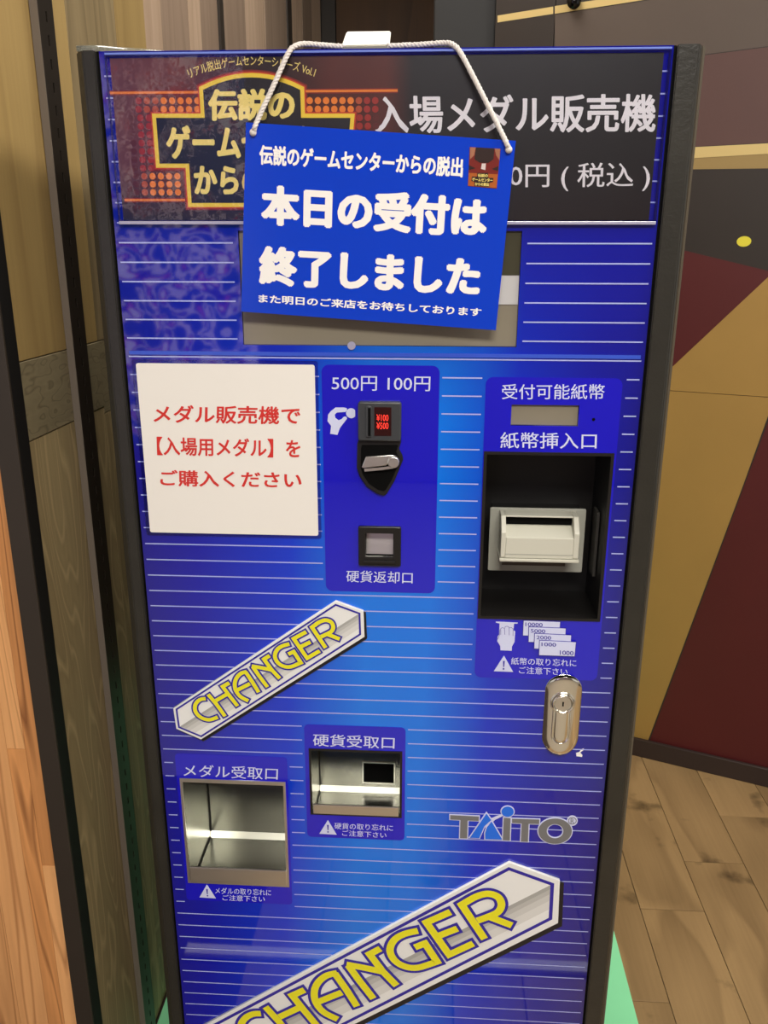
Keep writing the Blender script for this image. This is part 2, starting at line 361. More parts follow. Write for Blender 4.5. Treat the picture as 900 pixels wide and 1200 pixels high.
# ---- slotted upright fixed to the wall
su = thing('slotted_upright', 'grey steel upright with a row of small slots on the left wood wall', 'wall upright', (XW+.008, .195, 0))
yu0, yu1, xu = .182, .224, XW+.010
box('front_flange', XW+.0003, xu, yu0-.0015, yu0, 0, 2.79, mat('grey_steel_paint', S(112, 102, 92), .35), su)
bm = bmesh.new(); zz = 0.0; ym = (yu0+yu1)/2+.002
addbox(bm, xu-.0015, xu, yu0, ym-.0022, 0, 2.79); addbox(bm, xu-.0015, xu, ym+.0022, yu1, 0, 2.79)
while zz < 2.76:
    addbox(bm, xu-.0015, xu, ym-.0022, ym+.0022, zz, zz+.014); zz += .026
link('slotted_web', frommesh(bm), mat('dark_upright_paint', S(44, 38, 32), .35), su)
box('rear_flange', XW+.0003, xu, yu1, yu1+.0015, 0, 2.79, m_trim, su)
box('inner_channel', XW+.0003, XW+.003, yu0+.0005, yu1-.0005, 0, 2.79, m_deep, su)
# dark gaps between the far wall sections
for k, (a, b) in enumerate(((256, 261), (336, 341))):
    struct(box('trim_%d' % (k+1), XW-.012, XW+.004, yw(a)+.002, yw(b)-.002, 0, 2.8, m_trim))
# ---- near partition: orange laminated boards with a black edge profile
ORG = wood('orange_acacia_strip', S(236, 176, 116), S(140, 80, 40), 'Z', 9, .05, 17, .32, .50, vary=.08, thin='dark')
ORG2 = wood('dark_heart_acacia_strip', S(228, 160, 98), S(112, 62, 34), 'Z', 12, .06, 17, .32, .62, vary=.06, thin='dark')
wf = struct(box('wall_front', -1.3, -.4435, .006, .046, 0, 2.8, mat('partition_core', S(120, 80, 44), .7)))
zs = [F(28, 878)[1], F(60, 1015)[1]]
xb = [-.4435, -.463, -.488, -.53, -.575, -.62, -.68, -.74, -.82, -.9, -1.0, -1.15, -1.3]
for i, (b, a) in enumerate(zip(xb, xb[1:])):
    zc = [0, zs[1], 2.8] if i == 0 else [0, zs[0], 2.8] if i == 1 else [0, .25+.31*(i % 4), 1.5+.2*(i % 3), 2.8]
    for k, (z0, z1) in enumerate(zip(zc, zc[1:])):
        bm = bmesh.new(); addbox(bm, a+.0002, b-.0002, 0+random.uniform(0, .0004), .006, z0+.0002, z1-.0002, bev=.0004)
        link('laminated_strip', frommesh(bm), ORG2 if (i+k) % 3 == 1 else ORG, wf)
ep = box('edge_profile', -.4432, -.4185, -.004, .0, 0, 2.8, m_trim, wf, bev=.0008)
box('edge_reveal', -.4432, -.4187, .0002, .026, 0, 2.8, m_dark, wf)
# ---- back wall, dark brown, and black square pillar
wb = struct(box('wall_back', XW-.06, 1.2, 2.97, 3.03, 0, 2.8, mat('back_wall_base', S(30, 22, 16), .7)))
BRN = wood('dark_walnut_panel', S(96, 66, 36), S(58, 38, 20), 'Z', 6, .1, 8, .5, .4)
bx = [XW, on(394, 30, 1, 2.97).x, .12, .42, .75, 1.15]
for i, (a, b) in enumerate(zip(bx, bx[1:])):
    box('wall_panel', a+.002, b-.002, 2.955, 2.97, .0, 2.8, m_trim if i == 0 else BRN, wb, bev=.001)
px0 = on(508, 30, 1, 1.4).x; px1 = on(583, 30, 1, 1.4).x
t = tag(box('square_pillar', px0, px1-.003, 1.4, 1.62, 0, 2.8, m_dark, bev=.004), 'black square pillar rising behind the machine beside the gold striped wall', 'pillar')
# ---- right wall with its printed graphic
wr_me = curve_mesh([rect(-.485, 1.6, 0, 2.8)], .04); wr_me.transform(MR @ Matrix.Translation((0, 0, .0265)))
DG = mat('charcoal_brown_panel', S(46, 38, 33), .5, mottle=.05)
wr = struct(link('wall_right', wr_me, m_deep))
zj = onR(840, 461)[1]; sj = onR(650, 40)[0]
def rplate(name, loop, d, m, thick=.0004):
    me = curve_mesh([loop], thick); me.transform(MR @ Matrix.Translation((0, 0, -d))); return link(name, me, m, wr)
for a, b, z0, z1 in ((-.485, sj-.0008, zj+.0006, 2.8), (sj+.0008, 1.6, zj+.0006, 2.8), (-.485, sj-.0008, 0, zj-.0006), (sj+.0008, 1.6, 0, zj-.0006)):
    rplate('wall_panel', rect(a, b, z0, z1), 0, DG, .012)
def pan(pts): return [onR(*p) for p in pts]
GOLD = mat('ochre_print', S(166, 130, 66), .55, mottle=.03)
MAR = mat('maroon_print', S(84, 24, 24), .5, mottle=.04)
MAR2 = mat('dusky_maroon_print', S(90, 62, 57), .5, mottle=.04)
GREY = mat('painted_sheen_grey', S(88, 75, 66), .5, mottle=.04)
YG = mat('yellow_dot_print', S(228, 216, 62), .5)
GLT = mat('light_gold_print', S(214, 188, 124), .4)
GDK = mat('dull_gold_print', S(158, 132, 80), .45)
P = 'print_and_sheen_shape'
k1, k2 = (7, 7), (8, 8)
def clipz(lp, lo=None, hi=None):            # cut a loop at the panel joint
    out = []
    n = len(lp)
    for i in range(n):
        a, b = lp[i], lp[(i+1) % n]
        f = lambda p: (lo is None or p[1] >= lo-1e-9) and (hi is None or p[1] <= hi+1e-9)
        if f(a): out.append(a)
        if f(a) != f(b):
            z = lo if lo is not None else hi; q = (z-a[1])/(b[1]-a[1]); out.append((a[0]+(b[0]-a[0])*q, z))
    return out
lift = .0062
gold_loop = pan([(700, 508), (790, 428), (903, 322), (960, 269), (960, 320), (871, 568), (760, 866), (700, 852)])
sm = 1.5
rplate(P, clipz(gold_loop, lo=zj+.0006), lift, GOLD); rplate(P, clipz(gold_loop, hi=zj-.0006), lift, GOLD)
mar1 = pan([(700, 508), (790, 428), (903, 322), (903, 318), (800, 293), (740, 278), (700, 270)])
rplate(P, clipz(mar1, lo=zj+.0006), lift, MAR); rplate(P, clipz(mar1, hi=zj-.0006), lift, MAR)
mar3 = pan([(762, 866), (903, 486), (960, 330), (1100, 300), (1100, 960)])
rplate(P, clipz(mar3, lo=zj+.0006), lift, MAR); rplate(P, clipz(mar3, hi=zj-.0006), lift, MAR)
rplate(P, pan([(790, 186), (1100, 168), (1100, 195), (790, 199)]), lift, GDK)
rplate(P, pan([(790, 174), (1100, 158), (1100, 169), (790, 187)]), lift+.0006, GLT)
rplate(P, pan([(775, 72), (1100, 30), (1100, 157), (790, 173.5)]), lift, MAR2)
rplate(P, pan([(651, 18), (780, -2), (960, -30), (1100, -60), (1100, 29), (775, 71), (651, 88)]), lift-.0002, GREY)  # light and gloss on the upper wall, put in as a lighter grey
e = circ(onR(872, 283)[0], onR(872, 283)[1], .0155, rz=.0115); yd = lab(rplate('printed_dot', e, lift, YG), 'small yellow oval dot')
s0 = onR(584, 22)
rplate(P, [onR(584, 19), onR(649, 8.5), onR(649, 17), onR(584, 27)], lift, GLT)
rplate(P, [onR(651, 8), onR(780, -11), onR(780, -3), onR(651, 17)], lift+.0004, GLT)
bb = curve_mesh([rect(-.485, 1.6, 0, .053)], .012, bev=.0015); bb.transform(MR @ Matrix.Translation((0, 0, -.014)))
struct(link('baseboard_right', bb, mat('dark_brown_skirting', S(52, 40, 36), .5)))
# round black knob on that wall
s, z = onR(675, 4); pk = P0+WN*s-WQ*.006; pk.z = z
bm = bmesh.new(); bmesh.ops.create_uvsphere(bm, u_segments=24, v_segments=12, radius=.0165)
for f in bm.faces: f.smooth = True
bmesh.ops.transform(bm, verts=bm.verts, matrix=Matrix.Translation(pk-WQ*.014) @ Matrix.Diagonal((1, .7, 1, 1)))
bmesh.ops.create_cone(bm, cap_ends=True, segments=20, radius1=.008, radius2=.008, depth=.02, matrix=Matrix.Translation(pk-WQ*.006) @ WQ.to_track_quat('Z', 'Y').to_matrix().to_4x4())
tag(link('wall_knob', frommesh(bm), mat('gloss_black', S(12, 11, 10), .1)), 'glossy round black knob on the gold stripe at the top of the photo', 'knob')
# ---- ceiling, lamps and the room behind the camera
struct(box('ceiling', -3, 4, -4.2, 4.5, 2.8, 2.85, mat('ceiling_paint', S(190, 184, 174), .8)))
m_lamp = mat('lamp_diffuser', (1, 1, 1, 1), .5, emit=(1, .95, .87, 1), es=3.2)
for lx, ly, sx, sy, wh in ((.3, -1.9, 1.2, .6, 'long ceiling lamp panel behind the camera'), (1.3, -.4, .6, 1.2, 'ceiling lamp panel right of the machine'), (-.05, 1.0, .5, .9, 'small ceiling lamp panel behind the machine')):
    t = thing('ceiling_lamp_panel', wh, 'ceiling light', (lx, ly, 2.76))
    box('housing', lx-sx/2-.02, lx+sx/2+.02, ly-sy/2-.02, ly+sy/2+.02, 2.76, 2.799, m_hook, t, bev=.003)
    box('diffuser', lx-sx/2, lx+sx/2, ly-sy/2, ly+sy/2, 2.752, 2.76, m_lamp, t)
struct(box('wall_rear', -3, 4, -4.2, -4.1, 0, 2.8, mat('rear_wall_paint', S(120, 104, 110), .7)))
pw = box('mural_panel', -1.7, -.80, -3.2, -3.16, .42, 2.2, pattern_wall(), bev=.004)
box('floor_tile_area', -3, 4, -4.05, -1.0, -.0015, .0015, mat('pale_floor_tile', S(142, 132, 116), .5), fl)
tag(pw, 'backlit swirl patterned mural panel standing behind the camera', 'mural')
# ---- green mat under the machine
gx = on(717, 1083, 2, 0).x
tag(box('floor_mat', XW+.004, gx, -.03, on(717, 1083, 2, 0).y+1.0, .0002, .003, m_rub, bev=.0008), 'pale green vinyl mat on the floor under the blue machine', 'mat')
struct(box('trim_3', -.42, 1.4, -.425, -.40, .0002, .012, mat('white_edging', S(240, 238, 235), .4), bev=.002))

# ================================================================== THE MACHINE
ZT = 1.551; HX = .2835
M = thing('changer_machine', 'tall blue medal and coin changer with black corner posts and slanted yellow lettering', 'vending machine', (0, .25, .003))
# cabinet shell, open to the front
bm = bmesh.new()
for b in ((-.300, -.288, .012, .50, .02, ZT-.004), (.288, .300, .012, .50, .02, ZT-.004), (-.288, .288, .488, .50, .02, ZT-.004), (-.288, .288, .012, .488, ZT-.016, ZT-.004), (-.288, .288, .012, .488, .02, .04)):
    addbox(bm, *b)
link('cabinet', frommesh(bm), m_cab, M)
box('plinth', -.27, .27, .03, .48, .0032, .0195, m_dark, M)
# corner posts
def post(pts):
    bm = bmesh.new(); A = [bm.verts.new((x, y, .0032)) for x, y in pts]; B = [bm.verts.new((x, y, ZT)) for x, y in pts]
    bm.faces.new(A); bm.faces.new(B[::-1])
    for i in range(len(A)): bm.faces.new((A[i], A[(i+1) % len(A)], B[(i+1) % len(A)], B[i]))
    bmesh.ops.recalc_face_normals(bm, faces=bm.faces)
    bmesh.ops.bevel(bm, geom=[e for e in bm.edges], offset=.0012, segments=2, affect='EDGES')
    return frommesh(bm)
link('corner_post', post([(-.286, -.006), (-.2985, -.006), (-.3085, .004), (-.3085, .045), (-.286, .045)]), m_post, M)
link('corner_post', post([(.286, -.006), (.3065, -.006), (.3095, -.003), (.3095, .0445), (.286, .0445)]), m_post, M)
link('post_rim', post([(.3105, .002), (.3145, .002), (.3145, .045), (.3105, .045)]), mat('dull_post_rim', S(88, 80, 66), .3), M)
# openings (x0, x1, z0, z1)
DISP = bbox([(279, 270), (617, 271), (609, 408), (285, 403)])
DISP = (DISP[0], DISP[1]-.004, DISP[2], DISP[3])
BILL = bbox([(570, 532.5), (717, 533), (700, 726), (562.5, 721)])
MED = bbox([(213, 913.2), (333, 917.4), (337.4, 1037.9), (221.7, 1032)])
COI = bbox([(363, 878), (470, 882), (469, 957), (366, 952)])
RET = bbox([(428.8, 623.8), (461.3, 624), (460.5, 652), (428.6, 650)])
LCD = bbox([(599, 474), (678.5, 475), (677.5, 499.5), (599, 498.5)])
hole = lambda q, g=0: rect(q[0]-g, q[1]+g, q[2]-g, q[3]+g)
FP = curve_mesh([rect(-HX, HX, .03, ZT), hole(DISP), hole(BILL, .001), hole(MED, .001), hole(COI, .001), hole(RET, .004), hole(LCD)], .004)
FP.transform(UP(.002))
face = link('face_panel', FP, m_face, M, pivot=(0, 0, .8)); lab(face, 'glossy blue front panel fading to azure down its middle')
box('gap_strip', -.286, -HX-.0002, .0005, .012, .03, ZT, m_deep, M); box('gap_strip', HX+.0002, .286, .0005, .012, .03, ZT, m_deep, M)
# stickers
CP = bbox([(377.5, 427), (515, 428.8), (510, 695), (381.3, 692.5)])
BP = bbox([(569, 441.5), (730, 443.5), (699.5, 797), (556.5, 794)])
MP = bbox([(205.6, 883.6), (337, 886.5), (342, 1059), (218.4, 1055)])
KP = bbox([(357, 848.5), (475.2, 852.6), (474.2, 985.6), (359.5, 979.4)])
coin = plate('coin_label', [rrect(*CP, .008), hole(RET, .004)], -.0004, .0004, m_sticker, M)
bill = plate('note_label', [rrect(*BP, .008), hole(BILL, .001), hole(LCD)], -.0004, .0004, m_sticker, M)
medl = plate('medal_tray_label', [rrect(*MP, .005), hole(MED, .001)], -.0004, .0004, m_sticker, M)
coil = plate('coin_tray_label', [rrect(*KP, .006), hole(COI, .001)], -.0004, .0004, m_sticker, M)
# printed horizontal lines, broken round the labels
QX = .28
bl = []
kz = 0
z = .0485
while z < ZT-.004:
    segs = [(-QX, QX)]
    for q, g in ((CP, .003), (BP, .004), (MP, .003), (KP, .003), ((DISP[0], DISP[1], DISP[2]-.001, DISP[3]+.003), .006)):
        if q[2]-.004 < z < q[3]+.004:
            ns = []
            for a, b in segs:
                if q[0]-g > a: ns.append((a, min(b, q[0]-g)))
                if q[1]+g < b: ns.append((max(a, q[1]+g), b))
            segs = [s for s in ns if s[1]-s[0] > .001]
    bl += [rect(a, b, z-.0007, z+.0007) for a, b in segs]
    z += .02
o = polys_plate('printed_lines', bl, -.0002, .0002, m_line, M); o['kind'] = 'stuff'
# ---- display window behind the hanging sign
plate('display_screen', [hole(DISP, -.0003)], .0035, .002, m_lcd, M)
dz = [F(585, 357)[1], F(585, 323)[1]]
sc_ = plate('screen_strip', [rect(DISP[0]+.003, DISP[1]-.0005, dz[0], dz[1])], .0027, .0005, m_lcdw, M)
plate('screen_panel', [rect(F(585, 300)[0], DISP[1]-.0005, dz[1]+.0005, DISP[3]-.001)], .0027, .0005, m_lcd2, M)
b_ = plate('round_button', [circ(*F(412, 405), .0045)], -.0016, .0016, m_acre, M, bev=.0004)
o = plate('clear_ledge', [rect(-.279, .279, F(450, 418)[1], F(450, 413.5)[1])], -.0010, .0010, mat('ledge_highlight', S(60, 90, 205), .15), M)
# ---- texts
text('lettering', '500円 100円', (388.8, 440.5), (504.5, 441.3), (388.8, 457.5), -.0004, m_text, coin, .004)
text('lettering', '硬貨返却口', (405.8, 668), (483.8, 670), (405.8, 681.8), -.0004, m_text, coin, .006)
text('lettering', '受付可能紙幣', (588, 450), (708.8, 450), (588, 467.8), -.0004, m_text, bill, .006)
text('lettering', '紙幣挿入口', (586.3, 506.3), (699.5, 507), (586.3, 525.2), -.0004, m_text, bill, .008)
text('lettering', '紙幣の取り忘れに', (598.9, 770), (675.4, 772.6), (598.9, 778.4), -.0004, m_text, bill, .006)
text('lettering', 'ご注意下さい', (608, 780.7), (665, 783), (608.2, 788.9), -.0004, m_text, bill, .006)
text('lettering', 'メダル受取口', (215.2, 895), (326, 899.2), (215.2, 909.5), -.0004, m_text, medl, .006)
text('lettering', 'メダルの取り忘れに', (252.2, 1039.5), (318, 1042), (252.2, 1046.8), -.0004, m_text, medl, .006)
text('lettering', 'ご注意下さい', (261, 1048), (310.5, 1049.8), (261, 1054.8), -.0004, m_text, medl, .006)
text('lettering', '硬貨受取口', (366.8, 859.4), (462.7, 863), (366.8, 873.8), -.0004, m_text, coil, .01)
text('lettering', '硬貨の取り忘れに', (392, 963.6), (460.7, 966.3), (392, 970.9), -.0004, m_text, coil, .006)
text('lettering', 'ご注意下さい', (401, 972.2), (453, 975), (401, 979), -.0004, m_text, coil, .006)
def warn(parent, apex, left, right):
    tri = FS([apex, right, left]); plate('warning_triangle', [tri], -.0009, .0005, m_text, parent, offset=.0008)
    cx = sum(p[0] for p in tri)/3; h = tri[0][1]-tri[1][1]; zb = tri[1][1]
    plate('exclamation_mark', [[(cx-.0011, zb+h*.72), (cx+.0011, zb+h*.72), (cx+.0006, zb+h*.3), (cx-.0006, zb+h*.3)], circ(cx, zb+h*.16, .0011, 12)], -.0012, .0003, m_bline, parent)
warn(bill, (590.5, 769.5), (580, 785.5), (600, 786.3)); warn(coil, (384.3, 962), (375.5, 976), (393.5, 977)); warn(medl, (242.6, 1037.5), (235, 1050.5), (252, 1051.6))
# ---- pictograms
c6 = crop(380, 460, 6.43)
hand = FS(c6([(45, 310), (52, 250), (25, 215), (30, 165), (52, 138), (85, 112), (150, 112), (170, 118), (172, 132), (160, 145), (95, 150), (80, 165), (84, 190), (108, 208), (130, 200), (150, 180), (168, 182), (172, 196), (150, 225), (130, 250), (118, 268), (100, 318)]))
plate('hand_pictogram', [hand], -.0008, .0004, m_text, coin)
cc = F(*c6([(203, 155)])[0]); k = [p for p in circ(cc[0], cc[1], .0056, 40)]; k = [(min(p[0], cc[0]+.0045), p[1]) for p in k]
plate('coin_pictogram', [k], -.0008, .0004, m_text, coin)
c7 = crop(560, 720, 6.43)
plate('note_hand_pictogram', [FS(c7([(135, 52), (300, 60), (298, 67), (272, 68), (268, 118), (281, 125), (276, 205), (256, 240), (255, 272), (170, 268), (168, 235), (146, 200), (149, 165), (160, 150), (163, 66), (135, 60)]))], -.0008, .0004, m_text, bill)
fl_ = []
for ln in ([(172, 150), (172, 105), (182, 97), (200, 102), (203, 150)], [(203, 102), (205, 90), (222, 86), (235, 94), (236, 155)], [(236, 100), (250, 95), (265, 105), (264, 160)], [(150, 185), (163, 150), (166, 110)]):
    fl_ += stroke_polys(FS(c7(ln)), .0005)
polys_plate('finger_lines', fl_, -.0010, .0002, m_bline, bill)
for i, (nb, q) in enumerate((('10000', [(345, 45), (618, 55), (612, 165), (340, 155)]), ('5000', [(385, 92), (660, 103), (654, 212), (382, 202)]), ('2000', [(428, 140), (700, 153), (694, 262), (424, 250)]), ('1000', [(465, 190), (735, 203), (725, 307), (460, 298)]))):
    lp = FS(c7(q)); y = -.0006-.0006*i
    plate('banknote_outline', [lp], y-.0001, .0004, m_bline, bill, offset=.0008)
    bn = plate('banknote_pictogram', [lp], y-.0004, .0003, m_text, bill)
    w_ = 110 if len(nb) == 4 else 130
    a = q[0]
    text('note_value', nb, c7([(a[0]+12, a[1]+12)])[0], c7([(a[0]+12+w_, a[1]+17)])[0], c7([(a[0]+12, a[1]+40)])[0], y-.0004, m_bline, bill, .012)
    if i == 3: text('note_value', nb, c7([(615, 262)])[0], c7([(718, 267)])[0], c7([(615, 296)])[0], y-.0004, m_bline, bill, .012)
# ---- coin acceptor
BZ = bbox([(420.7, 469.3), (470.7, 469.6), (470.2, 515.2), (420.1, 514.7)])
fan = FS(c6([(258, 356), (580, 356), (578, 372), (565, 420), (590, 470), (595, 500), (530, 660), (470, 760), (450, 770), (400, 757), (320, 702), (265, 620), (247, 560), (250, 385)]))
fo = plate('lever_plate', [fan], -.0045, .0045, m_black, M, bev=.001)
plate('lever_recess', [[((x-sum(p[0] for p in fan)/14)*.84+sum(p[0] for p in fan)/14, (z-sum(p[1] for p in fan)/14)*.84+sum(p[1] for p in fan)/14) for x, z in fan]], -.0048, .0004, m_deep, fo)
cb = plate('coin_slot_bezel', [rrect(*BZ, .003)], -.010, .010, m_slot, M, bev=.0015)
sl = c6([(318, 88), (362, 322)]); a, b = F(*sl[0]), F(*sl[1])
plate('slot_guide', [rrect(a[0], b[0], b[1], a[1], .002)], -.0118, .002, m_slot, cb, bev=.0006)
sl = c6([(335, 102), (356, 312)]); a, b = F(*sl[0]), F(*sl[1])
plate('coin_slot', [rect(a[0], b[0], b[1], a[1])], -.0121, .0004, m_deep, cb)
sl = c6([(382, 98), (508, 312)]); a, b = F(*sl[0]), F(*sl[1])
pw_ = plate('price_window', [rect(a[0], b[0], b[1], a[1])], -.0106, .001, m_disp, M)
text('price_digits', '¥100', (442, 483.5), (455.8, 483.5), (442, 491.3), -.0106, m_led, pw_, .01)
text('price_digits', '¥500', (442, 492.8), (455.8, 492.8), (442, 500.6), -.0106, m_led, pw_, .01)
lv = plate('return_lever', [FS(c6([(287, 548), (318, 470), (500, 456), (540, 462), (470, 535), (300, 556)]))], -.0095, .003, m_steel2, M, bev=.0008)
polys_plate('lever_edge', stroke_polys(FS(c6([(308, 568), (440, 556), (520, 545)])), .0032), -.0105, .004, m_steel2, lv)
plate('lever_pivot', [circ(*F(*c6([(524, 508)])[0]), .0066)], -.0125, .008, m_steel2, lv, bev=.001)
# ---- coin return pocket
RO = bbox([(420.8, 615.5), (470, 616.3), (470, 662.5), (420, 661.3)])
rp = plate('return_pocket_frame', [rrect(*RO, .002), hole(RET)], -.005, .005, m_black, M, bev=.001)
bm = bmesh.new(); x0, x1, z0, z1 = RET
q = [bm.verts.new(v) for v in ((x0, .005, z0), (x1, .005, z0), (x1, .011, z1), (x0, .011, z1))]; bm.faces.new(q)
r = bmesh.ops.extrude_face_region(bm, geom=list(bm.faces)); bmesh.ops.translate(bm, verts=[v for v in r['geom'] if isinstance(v, bmesh.types.BMVert)], vec=(0, .002, 0))
bmesh.ops.recalc_face_normals(bm, faces=bm.faces)
lab(link('return_flap', frommesh(bm), m_steel2, M), 'satin metal flap')
box('pocket_lip', RO[0]+.006, RO[1]-.006, -.0075, -.005, RO[2]+.004, RO[2]+.0075, m_black, rp, bev=.0008)
# ---- note acceptor
dpt = .085
def niche(name, q, d, m, parent, zf=None, t=.002):
    x0, x1, z0, z1 = q; zf = z0 if zf is None else zf
    bm = bmesh.new()
    addbox(bm, x0-t, x1+t, d, d+t, zf-t, z1+t); addbox(bm, x0-t, x0, .0005, d, zf-t, z1+t); addbox(bm, x1, x1+t, .0005, d, zf-t, z1+t)
    addbox(bm, x0, x1, .0005, d, z1, z1+t); addbox(bm, x0, x1, .0005, d, zf-t, zf)
    return link(name, frommesh(bm), m, parent)
niche('note_recess', BILL, dpt, m_dark, M)
plate('recess_frame', [hole(BILL, .0028), hole(BILL, -.0006)], -.0016, .0016, m_black, M)
va = box('recess_bracket', BILL[1]-.004, BILL[1]-.001, .03, .055, F(703, 672, .04)[1], F(703, 598, .04)[1], mat('dark_grey_bracket', S(58, 56, 52), .5), M)
c8 = crop(570, 590, 6.43)
d1 = .05; d0 = .012
fq = FS(c8([(30, 32), (755, 45), (718, 520), (10, 505)]), d1)
fx0, fx1 = (fq[0][0]+fq[3][0])/2, (fq[1][0]+fq[2][0])/2; fz0, fz1 = (fq[2][1]+fq[3][1])/2, (fq[0][1]+fq[1][1])/2
nf = plate('note_acceptor_flange', [rrect(fx0, fx1, fz0, fz1, .002)], d1, .004, m_beige2, M, bev=.0006)
bm = bmesh.new(); addbox(bm, fx0+.004, fx1-.004, d1+.004, dpt-.0002, fz0+.004, fz1-.004); link('note_acceptor_body', frommesh(bm), m_dark, M)
bx0 = F(*c8([(105, 400)])[0], d0)[0]; bx1 = F(*c8([(700, 300)])[0], d0)[0]
bz0 = F(*c8([(400, 440)])[0], d0)[1]; bz1 = F(*c8([(400, 105)])[0], d0+.022)[1]
ix0 = F(*c8([(148, 250)])[0], d0)[0]; ix1 = F(*c8([(662, 250)])[0], d0)[0]
zl = F(*c8([(400, 262)])[0], d0)[1]
def prism(bm, prof, x0, x1):
    A = [bm.verts.new((x0, y, z)) for y, z in prof]; B = [bm.verts.new((x1, y, z)) for y, z in prof]
    bm.faces.new(A); bm.faces.new(B[::-1])
    for i in range(len(A)): bm.faces.new((A[i], A[(i+1) % len(A)], B[(i+1) % len(A)], B[i]))
bm = bmesh.new()
bz1 = F(*c8([(400, 101)])[0], d0+.014)[1]; zsl = F(*c8([(400, 166)])[0], d0+.02)[1]
cheek = [(d1, bz0+.004), (d0+.001, bz0+.004), (d0, bz0+.006), (d0, zl+.006), (d0+.014, bz1+.001), (d1, fz1-.002)]
prism(bm, cheek, bx0, ix0); prism(bm, cheek, ix1, bx1)
prism(bm, [(d0+.014, bz1-.001), (d0+.014, bz1+.001), (d1, fz1-.002), (d1, bz1-.001)], ix0, ix1)
prism(bm, [(d0, bz0+.004), (d0, zl), (d0+.020, zsl), (d1, zsl+.0005), (d1, bz0+.004)], ix0, ix1)
bmesh.ops.recalc_face_normals(bm, faces=bm.faces)
hd = link('note_mouth', frommesh(bm), m_beige, nf); md = hd.modifiers.new('b', 'BEVEL'); md.width = .0008; md.segments = 2
box('note_slot', ix0, ix1, d0+.022, d1-.002, zsl+.0008, bz1-.0012, m_deep, nf)
box('mouth_lip', bx0-.001, bx1+.001, d0-.002, d1, bz0, bz0+.0035, m_beige, nf, bev=.001)
box('mouth_groove', ix0, ix1, d0-.0004, d0+.002, bz0+.0085, bz0+.0095, m_beige2, nf)
box('lower_slot', ix0, ix1-.002, d1-.001, d1+.001, fz0+.008, fz0+.012, mat('brown_slot', S(86, 74, 62), .6), nf)
plate('lcd_window', [hole(LCD, -.0003)], .003, .002, m_lcd, M)
lab(plate('pinhole', [circ(*F(695.5, 491.5), .0018, 16)], -.0006, .0003, m_deep, M), 'tiny round black hole')
# ---- take-out trays
mt = niche('medal_tray', MED, .112, m_steel, M, zf=.530)
tz = F(300, 1019)[1]
box('tray_lip', MED[0]+.002, MED[1]-.001, -.003, -.0006, MED[2]+.002, tz+.002, m_steel2, mt, bev=.001)
plate('tray_rim', [hole(MED, .002), rect(MED[0]+.0012, MED[1]-.0012, MED[2]+.001, MED[3]-.0035)], -.0012, .0012, m_steel2, mt)
bm = bmesh.new(); prism(bm, [(.1118, .5302), (.1118, .5372), (.1045, .5302)], MED[0]+.0003, MED[1]-.0003); bmesh.ops.recalc_face_normals(bm, faces=bm.faces)
link('corner_fillet', frommesh(bm), m_fillet, mt)
box('corner_seam', MED[0], MED[0]+.0016, .1102, .1118, .5372, MED[3], m_dark, mt); box('corner_seam', MED[0], MED[0]+.0018, .004, .1118, .5301, .5312, m_dark, mt)
dC = on(375, 924, 0, COI[0]).y; zC = on(375, 924, 0, COI[0]).z
ct = niche('coin_tray', COI, dC, m_steel, M, zf=zC)
box('tray_lip', COI[0]+.002, COI[1]-.002, -.003, -.0006, COI[2]+.001, F(420, 943)[1], m_steel2, ct, bev=.001)
plate('tray_rim', [hole(COI, .0018), rect(COI[0]+.001, COI[1]-.001, COI[2]+.001, COI[3]-.001)], -.0012, .0012, m_black, ct)
bm = bmesh.new(); prism(bm, [(dC-.0002, zC+.0002), (dC-.0002, zC+.0062), (dC-.0065, zC+.0002)], COI[0]+.0003, COI[1]-.0003); bmesh.ops.recalc_face_normals(bm, faces=bm.faces)
link('corner_fillet', frommesh(bm), m_fillet, ct)
box('corner_seam', COI[0], COI[0]+.0012, dC-.0012, dC-.0002, zC+.006, COI[3], m_dark, ct); box('corner_seam', COI[0], COI[0]+.0012, .004, dC-.0002, zC+.0001, zC+.001, m_dark, ct)
h = bbox([(426, 893), (462, 894.5), (461.5, 917), (426, 916)], dC)
lab(box('coin_chute', h[0], h[1], dC-.001, dC-.0002, h[2], h[3], m_deep, ct), 'dark rectangular chute opening')
plate('chute_rim', [hole(h, .0012), hole(h, -.0002)], dC-.0018, .0015, m_steel2, ct)
# ---- lock plate
lx0 = F(637, 835)[0]; lx1 = F(680, 835)[0]; lz1 = F(660, 790)[1]; lz0 = F(657, 881.5)[1]; rr = (lx1-lx0)/2; lcx = (lx0+lx1)/2
def domed(name, x0, x1, z0, z1, y, rise, m, parent, nx=16, nz=60):
    bm = bmesh.new(); R_ = (x1-x0)/2; cx = (x0+x1)/2; rows = []
    for j in range(nz+1):
        z = z0+(z1-z0)*j/nz; dz = max(0, (z0+R_)-z, z-(z1-R_)); hw = math.sqrt(max(R_*R_-dz*dz, 1e-9))
        row = []
        for i in range(nx+1):
            u = (2*i/nx-1)*hw/R_; e_ = min(1, math.sqrt(u*u+(dz/R_)**2)); row.append(bm.verts.new((cx+u*R_, y-rise*(1-u*u)-.001*(1-e_**12), z)))
        rows.append(row)
    for a, b in zip(rows, rows[1:]):
        for i in range(nx): bm.faces.new((a[i], a[i+1], b[i+1], b[i]))
    for f in bm.faces: f.smooth = True
    return link(name, frommesh(bm), m, parent)
lp = plate('lock_plate', [rrect(lx0, lx1, lz0, lz1, rr*.98, 10)], -.001, .001, m_chrome, M, bev=.0004)
domed('plate_dome', lx0+.0004, lx1-.0004, lz0+.0004, lz1-.0004, -.0012, .0055, m_chrome, lp)
lc = F(658.5, 820.5)
hz0 = F(655, 868)[1]
